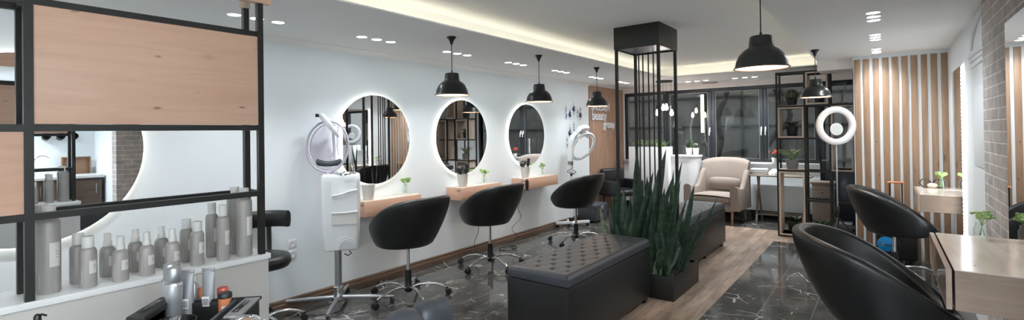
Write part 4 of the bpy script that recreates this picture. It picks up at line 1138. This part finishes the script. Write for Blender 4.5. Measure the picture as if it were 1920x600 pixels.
snake('tallest snake plant in the middle of the planter', -1.80, 4.52, [(1249, 279, .05, .036), (1240, 300, .05, .03), (1222, 352, -.03, .026), (1262, 330, .06, .028)], 13, 9)
snake('snake plant at the front right corner of the planter', -1.60, 4.40, [(1279, 302, .08, .024), (1276, 338, .0, .026), (1252, 362, -.03, .026), (1288, 372, .03, .024), (1263, 318, .05, .02)], 14, 12)
snake('snake plant leaning right over the far bench', -1.62, 4.66, [(1345, 371, .1, .02), (1317, 393, .05, .022), (1330, 400, -.02, .018), (1302, 345, .05, .022), (1291, 395, -.05, .026), (1313, 440, -.15, .014)], 15, 12)
snake('snake plant at the back of the planter behind the tallest one', -1.86, 4.80, [(1213, 330, .02, .028), (1232, 340, .0, .028), (1200, 365, .03, .028)], 16, 10)
snake('low snake plant at the middle front of the planter', -1.74, 4.36, [(1236, 380, -.02, .03), (1246, 352, .0, .03), (1213, 400, -.02, .024)], 17, 12)

# ------------------------------------------------------------------ reception corner
def tufts(g, c, n, L, rnd, droop=.5, w=.006, mi=0, up=1.0):
    for i in range(n):
        a = rnd.uniform(0, 6.28); l_ = L*rnd.uniform(.55, 1); o = Vector((rnd.uniform(-.02, .02), rnd.uniform(-.02, .02), 0))
        R = []
        for k in range(6):
            q = k/5; rr = l_*q*.8; zz = l_*up*(q*1.0-droop*q*q*1.1)
            cc = Vector(c)+o+Vector((cos(a)*rr, sin(a)*rr, zz)); hw = w*(1-q*.85); e = Vector((-sin(a), cos(a), 0))
            R.append([cc-e*hw+Vector((0, 0, hw*.4)), cc-Vector((0, 0, .0012)), cc+e*hw+Vector((0, 0, hw*.4)), cc+Vector((0, 0, .0012))])
        g.rings(R, True, mi)
t = thing('tall_planter', 'tall white box planter of grassy plants before the window', 'planter', (-3.44, 8.78, 0))
g = G()
for lo, hi in (((-.375, -.12, 0), (.375, -.1, 1.21)), ((-.375, .1, 0), (.375, .12, 1.21)), ((-.375, -.1, 0), (-.355, .1, 1.21)), ((.355, -.1, 0), (.375, .1, 1.21)), ((-.355, -.1, 1.10), (.355, .1, 1.15))): g.box(lo, hi, .002)
g.obj('planter_box', WHITELAC, t)
G().box((-.354, -.099, 1.15), (.354, .099, 1.18), .004).obj('soil', SOIL, t)
rnd = random.Random(5)
for i, xx in enumerate((-.27, -.14, -.0, .13, .26)):
    p = thing('spider_plant', 'grassy plant in the tall white planter, number %s from the left' % ordn[i], 'plant', (-3.44+xx, 8.78, 1.17), 0, 'grassy plants in the tall white planter')
    g = G(); tufts(g, (0, 0, 0), 34, .19, rnd, .5, .006, up=2.0); g.obj('leaves', SPIDER, p, ang=70)
t = thing('reception_desk', 'white reception desk with curved end behind the beige armchair', 'desk', (-2.83, 8.82, 0))
out = [(-.235, -.02), (.06, -.02)]+[(.06+.17*sin(a), .15-.17*cos(a)) for a in [pi/2*k/10 for k in range(1, 11)]]+[(.23, .24), (-.235, .24)]
G().prism(out, 0, 1.03).obj('desk_body', WHITELAC, t)
out2 = [(-.235, -.035), (.065, -.035)]+[(.065+.185*sin(a), .15-.185*cos(a)) for a in [pi/2*k/10 for k in range(1, 11)]]+[(.25, .245), (-.235, .245)]
G().prism(out2, 1.031, 1.06).obj('desk_top', WHITELAC, t)
def pot_plant(x, y, z, r, h, mat, label, kind, seed, cat='potted plant', L=.12):
    rnd = random.Random(seed)
    t = thing('potted_plant', label, cat, (x, y, z))
    G().lathe([(0, 0), (r*.78, 0), (r*.8, .003), (r, h*.97), (r*1.03, h*.98), (r*1.03, h), (r*.94, h), (r*.92, h*.9), (0, h*.9)], n=28).obj('pot', mat, t)
    g = G()
    if kind == 'spike':
        for i in range(6):
            a = rnd.uniform(0, 6.28); leaf_geo(g, (cos(a)*r*.3, sin(a)*r*.3, h*.85), (cos(a)*r*.7, sin(a)*r*.7, h+L*rnd.uniform(.6, 1)), .012, a, .05)
        g.obj('leaves', DKGREEN, t, ang=70)
    elif kind == 'ball':
        R = []
        NU = 40
        def fn(u, v):
            a = u*2*pi; p = -.42*pi+.92*pi*v
            rr = L*(1+.05*cos(a*14))*cos(p); return (rr*cos(a), rr*sin(a), h+L*.75+L*sin(p))
        g.grid(fn, 84, 16, 0, True); g.obj('cactus_body', CACTUS, t, ang=70)
    elif kind == 'spider':
        tufts(g, (0, 0, h*.9), 70, L, rnd, .62, .008, up=1.7); g.obj('leaves', SPIDER, t, ang=70)
    elif kind == 'bush':
        tufts(g, (0, 0, h*.9), 40, L, rnd, .5, .012, up=1.2); g.obj('leaves', DKGREEN, t, ang=70)
    elif kind == 'rosette':
        for ring, (nn, up_, ll) in enumerate(((14, .35, 1), (12, .75, .9), (9, 1.2, .75))):
            for i in range(nn):
                a = 6.28*i/nn+ring*.3
                leaf_geo(g, (0, 0, h*.92), (cos(a)*L*ll*.8, sin(a)*L*ll*.8, h*.92+L*ll*up_*.8), .016, a+pi/2, .06)
        g.obj('leaves', DKGREEN, t, ang=70)
    elif kind == 'flower':
        lf = G(); tufts(lf, (0, 0, h*.9), 22, L*.8, rnd, .5, .010, up=1.2); lf.obj('leaves', DKGREEN, t, ang=70)
        for i in range(13):
            a = rnd.uniform(0, 6.28); q = rnd.uniform(.1, .75)*L
            g.ball((cos(a)*q, sin(a)*q, h+L*rnd.uniform(.5, .95)), .016, 8, (1, 1, .7))
        g.obj('blossoms', RED, t)
    return t
pot_plant(-2.78, 8.93, 1.06, .055, .13, POTWHITE, 'left white pot on the white reception desk', 'spike', 1, L=.16)
pot_plant(-2.665, 8.95, 1.06, .055, .13, POTWHITE, 'right white pot with ball cactus on the white reception desk', 'ball', 2, L=.05)
# black lounge chair by the panelling
t = thing('lounge_chair', 'black leather chair before the wood panelling behind the snake plants', 'chair', (-3.76, 8.2, 0), radians(-20))
G().box((-.26, -.27, .36), (.26, .27, .47), .04, 3).obj('seat', LEATHER, t)
G().box((-.28, -.28, .44), (-.17, .28, .83), .045, 3).obj('backrest', LEATHER, t)
for sy in (-1, 1): G().box((-.26, sy*.29-.045, .36), (.24, sy*.29+.045, .63), .035, 3).obj('armrest', LEATHER, t)
for sx in (-.2, .2):
    for sy in (-.24, .24): G().tube([(sx, sy, 0), (sx, sy, .37)], [.013, .017], 10).obj('leg', BLKMET, t)

# beige armchair
t = thing('armchair', 'beige upholstered armchair with curved arms before the white wall', 'armchair', (-2.2, 8.62, 0), radians(-90-9))
g = G()     # local front = +x
def sec_back(q):     # q -1..1 across
    a = abs(q)
    zt_ = 1.03-.05*a**3; y = .405*q*(1-.04*a); xx = -.30+.10*a**2.2
    return [(xx-.09, y, .30), (xx-.12, y, .6), (xx-.15, y, zt_-.1), (xx-.145, y, zt_-.03), (xx-.11, y, zt_), (xx-.06, y, zt_-.015), (xx-.03, y, zt_-.08), (xx+.01, y, .75), (xx+.05, y, .62), (xx+.03, y, .5), (xx+.03, y, .30)]
NQ = 22; R = [sec_back(-1+2*i/NQ) for i in range(NQ+1)]
g.rings(R).obj('backrest', BEIGE, t, ang=60)
for sy in (-1, 1):
    g = G(); R = []
    for i in range(13):
        q = i/12; x = -.27+.62*q
        zt_ = .86-.30*sstep(q*2.0)+.045*sstep((q-.55)*2.2); w_ = .05+.022*sstep((q-.5)*2); yo = sy*(.385-.02*(1-q))
        R.append([(x, yo+w_*cos(b)*(.9 if sin(b) > 0 else 1), (zt_-.05+.05*sin(b)) if sin(b) > 0 else .22) for b in [2*pi*k/16 for k in range(16)]])
    g.rings(R).obj('arm', BEIGE, t, ang=60)
G().box((-.28, -.36, .19), (.33, .36, .34), .03, 3).obj('seat_base', BEIGE, t)
g = G()
def cush(u, v):
    x = -.22+.60*u; y = -.315+.63*v
    return (x, y, .47-.035*(max(abs(2*u-1), abs(2*v-1))**6)-.02*(1-u)+.012*(1-(2*v-1)**2))
g.grid(cush, 18, 18)
g.box((-.22, -.315, .335), (.375, .315, .425), .02, 2)
g.obj('seat_cushion', BEIGE, t, ang=60)
g = G()
def lum(u, v):
    a = v*2*pi; q = -1+2*u; r_ = (1-abs(q)**3)
    return (-.235+.055*cos(a)*r_, .31*q, .585+.11*sin(a)*(.6+.4*r_))
g.grid(lum, 20, 20).obj('back_cushion', BEIGE, t, ang=70)
for sx, sy in ((.29, .33), (.29, -.33), (-.28, .30), (-.28, -.30)):
    G().tube([(sx, sy, .2), (sx*1.06, sy*1.02, 0)], [.024, .014], 12).obj('leg', LEGWOOD, t)

# folding wooden table with things on it
t = thing('folding_table', 'weathered wooden folding table against the white wall', 'table', (-1.335, 8.93, 0))
g = G()
for i in range(5): g.box((-.45, -.17+i*.068, .735), (.45, -.106+i*.068, .755), .003)
g.obj('tabletop', OLDWOOD, t)
for sx in (-.33, .33):
    G().tube([(sx, -.16, 0), (sx, .15, .735)], .013, 4, sq=True).obj('leg', OLDWOOD, t)
    G().tube([(sx+.028, .16, 0), (sx+.028, -.15, .735)], .013, 4, sq=True).obj('leg', OLDWOOD, t)
for y in (-.115, .115): G().tube([(-.33, y, .12), (.36, y, .12)], .011, 4, sq=True).obj('stretcher', OLDWOOD, t)
t = thing('white_container', 'white lidded plastic container on the wooden folding table', 'container', (-1.64, 8.95, .755))
G().box((-.12, -.09, 0), (.12, .09, .06), .012).box((-.125, -.095, .045), (.125, .095, .058), .004).obj('container_body', WHITELAC, t)
G().box((-.125, -.095, .062), (.125, .095, .10), .014).obj('container_lid', WHITELAC, t)
t = thing('cloth_bundle', 'crumpled white cloth beside the white container', 'cloth', (-1.41, 8.93, .755))
g = G(); rnd = random.Random(9)
def cl(u, v):
    a = u*2*pi; p = v*pi/2
    r_ = .095*(1+.22*sin(a*5+v*4)+.12*cos(a*9)); return (cos(a)*cos(p)*r_, sin(a)*cos(p)*r_*.8, .085*sin(p)*(1+.2*sin(a*3)))
g.grid(cl, 40, 12, 0, True).obj('folds', WHITELAC, t, ang=70)
pot_plant(-1.43, 9.09, .945, .05, .085, POTWHITE, 'red flowering plant on the sill behind the crumpled white cloth', 'flower', 4, L=.13)
pot_plant(-3.98, 9.11, .945, .045, .08, TERRA, 'small terracotta pot on the sill by the wood panelling', 'spike', 5, L=.06)

# ------------------------------------------------------------------ open shelf with cubbies
SY0 = 7.76
t = thing('open_shelf', 'tall black metal open shelf with wooden cubby boxes, left of the slat wall', 'shelf', (-.73, SY0, 0))
cols = [-1.185, -.845, -.56, -.29]; rows = [.012, .52, .92, 1.365, 1.815, 2.285]
SD = .26
def lx(x): return x+.73
for x in cols:
    for y in (0, SD): G().tube([(lx(x), y, 0), (lx(x), y, 2.297)], .012, 4, sq=True).obj('post', BLKMET, t, smooth=False)
for z in rows:
    for y in (0, SD):
        x0 = cols[1] if z == .52 else cols[0]
        G().tube([(lx(x0), y, z), (lx(cols[3]), y, z)], .0115, 4, sq=True).obj('rail', BLKMET, t, smooth=False)
    for x in cols:
        if z == .52 and x == cols[0]: continue
        G().tube([(lx(x), 0, z), (lx(x), SD, z)], .011, 4, sq=True).obj('cross_rail', BLKMET, t, smooth=False)
def cubby(c, z0, z1):
    x0, x1 = lx(cols[c])+.013, lx(cols[c+1])-.013; th = .022
    g = G()
    for lo, hi in (((x0, -.035, z0), (x1, SD, z0+th)), ((x0, -.035, z1-th), (x1, SD, z1)), ((x0, -.035, z0+th), (x0+th, SD, z1-th)), ((x1-th, -.035, z0+th), (x1, SD, z1-th))): g.box(lo, hi, .001)
    g.obj('cubby_box', BOXWOOD, t)
cubby(0, .025, .907); cubby(0, 1.378, 1.802); cubby(1, 1.828, 2.272); cubby(2, .933, 1.802)
for c, z in ((0, 1.827), (0, .932), (1, .024), (2, .024), (2, 1.827)):
    G().box((lx(cols[c])+.013, .012, z), (lx(cols[c+1])-.013, SD-.012, z+.006)).obj('shelf_plate', BLKMET if c else BOXWOOD, t)
pot_plant(-1.02, SY0+.13, 1.833, .075, .08, POTBLK, 'round ball cactus in a black pot on the top left of the open shelf', 'ball', 7, L=.085)
pot_plant(-1.015, SY0+.12, 1.40, .075, .14, POTBLK, 'plant in a round black pot inside the square wooden cubby', 'bush', 8, L=.17)
pot_plant(-1.02, SY0+.10, .938, .085, .13, POTGREY, 'spider plant in a grey pot on the middle left of the open shelf', 'spider', 9, L=.26)
pot_plant(-1.00, SY0+.13, .047, .095, .15, POTBLK, 'dark bushy plant in the tall wooden cubby on the floor', 'bush', 10, L=.2)
pot_plant(-.66, SY0+.0, .03, .085, .10, POTBLK, 'grey green rosette plant on the lowest middle shelf', 'rosette', 11, L=.23)
t = thing('glass_lantern', 'small clear glass box on the lowest right shelf', 'box', (-.43, SY0+.12, .03))
G().box((-.09, -.08, 0), (.09, .08, .2), .002).obj('glass_walls', GLASS, t, smooth=False)
G().box((-.092, -.082, .2), (.092, .082, .215), .002).obj('glass_lid', STEEL, t)
t = thing('antler_ornament', 'small pale branching ornament on the top right shelf', 'ornament', (-.43, SY0+.12, 1.833))
G().box((-.06, -.04, 0), (.06, .04, .02), .003).obj('ornament_base', BOXWOOD, t)
G().tube([(0, 0, .02), (.01, 0, .12), (.04, 0, .2), (.05, 0, .27)], [.01, .009, .007, .003], 8).tube([(.01, 0, .11), (-.03, 0, .17), (-.04, 0, .23)], [.008, .006, .003], 8).obj('branches', STEEL, t)
t = thing('wooden_chest', 'small wooden cabinet standing behind the open shelf', 'cabinet', (-.72, 8.62, 0))
G().box((-.13, -.15, .0), (.13, .15, .68), .004).obj('chest_body', OLDWOOD, t)
G().box((-.15, -.17, .68), (.15, .17, .71), .004).box((-.14, -.16, .60), (.14, .16, .62), .003).obj('chest_top', OLDWOOD, t)
G().ball((0, -.165, .56), .012, 10).obj('chest_knob', BLKPL, t)

# ------------------------------------------------------------------ ring light
RX, RY = -.43, 6.78
t = thing('ring_light', 'white ring light on a slim tripod before the slat wall', 'lamp', (RX, RY, 0))
Mr = Matrix.Translation((0, 0, 1.53)) @ Matrix.Rotation(radians(35), 4, 'Z') @ Matrix.Rotation(pi/2, 4, 'X')
RLr = .187
g = G(); R = []
for i in range(72):
    a = 2*pi*i/72
    R.append([Mr @ Vector((cos(a)*(RLr+px), sin(a)*(RLr+px), pz)) for px, pz in ((-.036, -.012), (-.036, .012), (-.03, .018), (.03, .018), (.036, .012), (.036, -.012), (.03, -.016), (-.03, -.016))])
g.rings(R, False, 0, True).obj('ring_body', RINGW, t, ang=50)
g = G(); g.lathe([(0, .0), (.062, 0), (.066, .004), (.066, .014), (.060, .016), (0, .016)], n=40).move(Mr @ Matrix.Translation((0.0, -.04, .0))).obj('round_disc', [DISC], t, smooth=False)
torus(Mr @ Matrix.Translation((0, -.04, .008)), .066, .066, .005, .009).obj('disc_rim', WHITEPL, t)
G().tube([Mr @ Vector((0, -.10, .0)), Mr @ Vector((0, -.155, -.005))], .008, 8).obj('disc_arm', BLKPL, t)
G().cyl((0, .0, .55), (0, .0, 1.32), .0085, 12).obj('upper_pole', STEEL, t)
G().cyl((0, .0, .12), (0, .0, .60), .0125, 12).obj('lower_pole', BLKMET, t)
G().lathe([(0, .52), (.02, .52), (.022, .53), (.022, .58), (.015, .6), (0, .6)], n=16).obj('pole_clamp', BLKPL, t)
for k in range(3):
    a = radians(140)+2*pi*k/3; d = Vector((cos(a), sin(a), 0))
    lg = G().tube([d*.018+Vector((0, 0, .46)), d*.33+Vector((0, 0, .012))], .009, 4, sq=True).obj('leg', BLKMET, t)
    G().ball(d*.33+Vector((0, 0, .012)), .012, 10).obj('rubber_foot', BLKPL, lg)
    G().tube([d*.012+Vector((0, 0, .2)), d*.18+Vector((0, 0, .222))], .006, 4, sq=True).obj('leg_brace', BLKMET, t)

# ------------------------------------------------------------------ suitcase, headband, mirrors of the right wall
t = thing('trolley_suitcase', 'black trolley suitcase with orange grip and blue disc before the slat wall', 'suitcase', (.115, 6.9, 0), radians(6))
G().box((-.195, -.10, .045), (.165, .10, .50), .035, 4).obj('case_shell', BLKPL, t)
for x in (-.055, .055): G().cyl((x, .07, .48), (x, .07, .875), .007, 10).obj('handle_tube', BLKMET, t)
G().tube([(-.07, .07, .875), (-.06, .07, .885), (.06, .07, .885), (.07, .07, .875)], .011, 10).obj('grip', ORHANDLE, t)
d_ = G().lathe([(0, .012), (.06, .010), (.082, .0), (.0, .0)], n=40).move(Matrix.Translation((-.115, -.10, .215)) @ Matrix.Rotation(pi/2, 4, 'X')).obj('blue_disc', BLUEDISC, t, ang=70)
G().box((-.145, -.115, .208), (-.05, -.110, .216), .001).obj('disc_bar', BLKPL, d_)
G().lathe([(0, .014), (.014, .014), (.016, .006), (0, .006)], n=20).move(Matrix.Translation((-.14, -.10, .212)) @ Matrix.Rotation(pi/2, 4, 'X')).obj('disc_hub', STEEL, d_)
for x in (-.12, .12):
    for y in (-.06, .06): G().tube([(x-.012, y, .024), (x+.012, y, .024)], .024, 16).obj('wheel', BLKPL, t)
t = thing('headband', 'black looped headband with beige pad on the oak shelf by the slat wall', 'headband', (.40, 6.66, .869))
for s_x, ang_ in ((-1, .5), (1, -.2)):
    g = G(); R = []
    MM = Matrix.Translation((s_x*.055, .0, .048)) @ Matrix.Rotation(ang_, 4, 'Z') @ Matrix.Rotation(radians(80), 4, 'X')
    pts = [MM @ Vector((.05*cos(2*pi*k/28), .042*sin(2*pi*k/28), 0)) for k in range(28)]
    G().tube(pts, .0055, 8, closed=True).obj('loop', BLKPL, t)
G().ball((0, -.01, .027), .03, 14, (1.5, .7, .85)).obj('pad', OAKTOP, t)
t = thing('led_mirror', 'frameless mirror with bright LED edges on the white right wall', 'mirror', (XR, 6.19, .45))
G().box((-.012, -.30, .02), (0, .31, 1.57), .001).obj('back_board', WHITELAC, t)
G().box((-.02, -.31, 0), (-.012, .32, 1.59), .001).obj('mirror_glass', MIRROR, t, smooth=False)
for y in (-.35, .355): G().box((-.01, y-.02, .0), (0, y+.02, 1.60), .001).obj('light_strip', L_LED, t)
g = G()
for i in range(44): g.ball((-.014, -.335, .03+i*.035), .008, 7)
g.obj('light_beads', L_LED, t)
t = thing('brick_wall_mirror', 'large rectangular mirror on the brick wall at the right edge', 'mirror', (.55, 3.30, .55))
G().box((-.012, -.68, 0), (0, .38, 1.49), .001).obj('back_board', WHITELAC, t)
G().box((-.02, -.69, -.01), (-.012, .39, 1.50), .001).obj('mirror_glass', MIRROR, t, smooth=False)

# ------------------------------------------------------------------ kitchenette, seen in the largest round mirror
t = thing('kitchen_counter', 'dark brown kitchen counter with white top, seen reflected in the largest mirror', 'counter', (1.35, 1.2, 0))
G().box((-.27, -1.5, .08), (.29, .93, .93), .003).obj('counter_body', BROWNCAB, t)
G().box((-.31, -1.52, .93), (.29, .95, .97), .004).obj('worktop', WHITELAC, t)
for i in range(4): 
    dr = G().box((-.285, -1.47+i*.6, .1), (-.27, -.89+i*.6, .9), .002).obj('cabinet_door', BROWNCAB, t)
    G().box((-.30, -.95+i*.6, .7), (-.285, -.94+i*.6, .84), .002).obj('door_handle', STEEL, dr)
t = thing('kitchen_faucet', 'curved chrome faucet on the kitchen counter', 'faucet', (1.5, 1.45, .97))
G().lathe([(0, 0), (.025, 0), (.025, .02), (.016, .03), (0, .03)], n=20).obj('faucet_base', CHROME, t)
G().tube([(0, 0, .02), (0, 0, .2)]+[(-.0, .09-.09*cos(a), .2+.09*sin(a)) for a in [pi*k/10 for k in range(1, 9)]], .011, 10).obj('spout', CHROME, t)
for i, yy in enumerate((1.60, 1.76, 1.91)):
    t = thing('hanging_mug', '%s dark mug hanging on the kitchen wall' % ['first', 'second', 'third'][i], 'mug', (1.62, yy, 1.53), 0, 'mugs hanging over the kitchen counter')
    G().lathe([(0, -.05), (.04, -.05), (.045, -.045), (.05, .05), (.046, .05), (.04, -.042), (0, -.042)], n=24).move(Matrix.Rotation(radians(-75), 4, 'Y') @ Matrix.Translation((0, 0, .03))).obj('mug_body', POTBLK, t)
    G().tube([(-.03, 0, .03), (-.02, 0, .075), (.01, 0, .08), (.02, 0, .045)], .006, 8).obj('mug_handle', POTBLK, t)
    G().tube([(.03, 0, .09), (.0, 0, .085), (-.005, 0, .07)], .004, 6).obj('mug_hook', CHROME, t)
t = thing('wood_tray', 'wooden tray leaning on the kitchen wall', 'tray', (1.56, 1.93, .972), 0)
G().box((0, -.17, 0), (.018, .17, .26), .004).box((-.025, -.17, 0), (0, -.15, .26), .003).box((-.025, .15, 0), (0, .17, .26), .003).box((-.025, -.15, .24), (0, .15, .26), .003).obj('tray_board', LEGWOOD, t)

# ------------------------------------------------------------------ dim courtyard beyond the windows
g = G().box((-9, YB+.15, -.25), (4, 14.2, -.12)); struct(g, 'ground_courtyard', PAVE, smooth=False, label='dark courtyard paving beyond the windows', cat='ground')
t = thing('courtyard_facade', 'dim grey facade with dark grid lines beyond the windows', 'building', (-2.5, 12.3, -.12))
G().box((-5, 0, 0), (5, .2, 4.2)).obj('facade_wall', EXTW, t, smooth=False)
g = G()
for x in (-3.9, -3.2, -2.5, -1.7, -.9, -.1, .7, 1.5, 2.3, 3.1): g.box((x-.025, -.05, 0), (x+.025, 0, 4.2))
for z in (.9, 1.7, 2.4, 3.1): g.box((-5, -.06, z-.025), (5, -.0, z+.025))
g.obj('facade_grid', EXTD, t, smooth=False)
def tree(x, y, lb, pts, r):
    t = thing('courtyard_tree', lb, 'tree', (x, y, -.12))
    G().tube(smooth_path(pts, 5), [r*(1-.6*i/(5*(len(pts)-1))) for i in range(5*(len(pts)-1)+1)], 9).obj('trunk', BARK, t)
    return t
tt = tree(-3.0, 11.2, 'dark bent tree trunk seen through the second window', [(0, 0, 0), (.05, 0, .8), (.2, 0, 1.4), (.15, 0, 1.9), (.35, 0, 2.5), (.3, 0, 3.2)], .09)
tt = tree(-1.9, 10.9, 'dark forked tree trunk seen through the third window', [(0, 0, 0), (-.1, 0, .9), (.15, 0, 1.45), (.42, 0, 1.75), (.45, 0, 2.0), (.2, 0, 2.4), (.05, 0, 3.0)], .075)
for i, (x, y, r_, h_, lb) in enumerate(((-3.55, 10.4, .16, .85, 'dark bush beyond the first window'), (-2.75, 10.3, .16, .95, 'dark bush beyond the second window by the white pots'), (-2.2, 10.5, .2, .85, 'dark bush beyond the third window, left'), (-1.65, 10.4, .2, .85, 'dark bush beyond the third window, right'), (-1.1, 10.6, .2, .9, 'dark bush beyond the fourth window'))):
    t = thing('courtyard_shrub', lb, 'bush', (x, y, -.12), 0, 'shrubs in the dark courtyard')
    G().lathe([(0, 0), (r_*.7, 0), (r_, h_*.8), (r_*1.05, h_*.8), (r_*1.05, h_*.84), (r_*.9, h_*.84), (r_*.9, h_*.78), (0, h_*.78)], n=24).obj('tub', [TERRA, BARK, TERRA, BARK, TERRA][i], t)
    g = G(); tufts(g, (0, 0, h_*.78), 120, .36, random.Random(i), .45, .02, up=1.1); g.obj('foliage', DKGREEN, t, ang=70)
t = thing('courtyard_lamp', 'dim glowing courtyard wall lamp beyond the windows', 'lamp', (-3.45, 12.22, 1.9))
G().box((-.05, -.06, -.5), (.05, .08, .5), .01).obj('lamp_body', EXTD, t)
G().box((-.04, -.075, -.46), (.04, -.06, .46), .005).obj('lamp_glow', emit('courtyard_lamp_glow', (1, .90, .62), .8), t)

# ------------------------------------------------------------------ night sky, colour management
wd = bpy.data.worlds.new('night_sky'); scene.world = wd; wd.use_nodes = True
wd.node_tree.nodes['Background'].inputs[0].default_value = (.62, .62, .62, 1); wd.node_tree.nodes['Background'].inputs[1].default_value = .35
vs = scene.view_settings
scene.display_settings.display_device = 'sRGB'
vs.view_transform = 'Standard'; vs.look = 'None'; vs.gamma = 1; vs.use_curve_mapping = False
vs.exposure = 2.2
scene.cycles.max_bounces = 10; scene.cycles.diffuse_bounces = 6; scene.cycles.glossy_bounces = 6; scene.cycles.transparent_max_bounces = 16
scene.cycles.sample_clamp_indirect = 6
scene.cycles.use_denoising = True
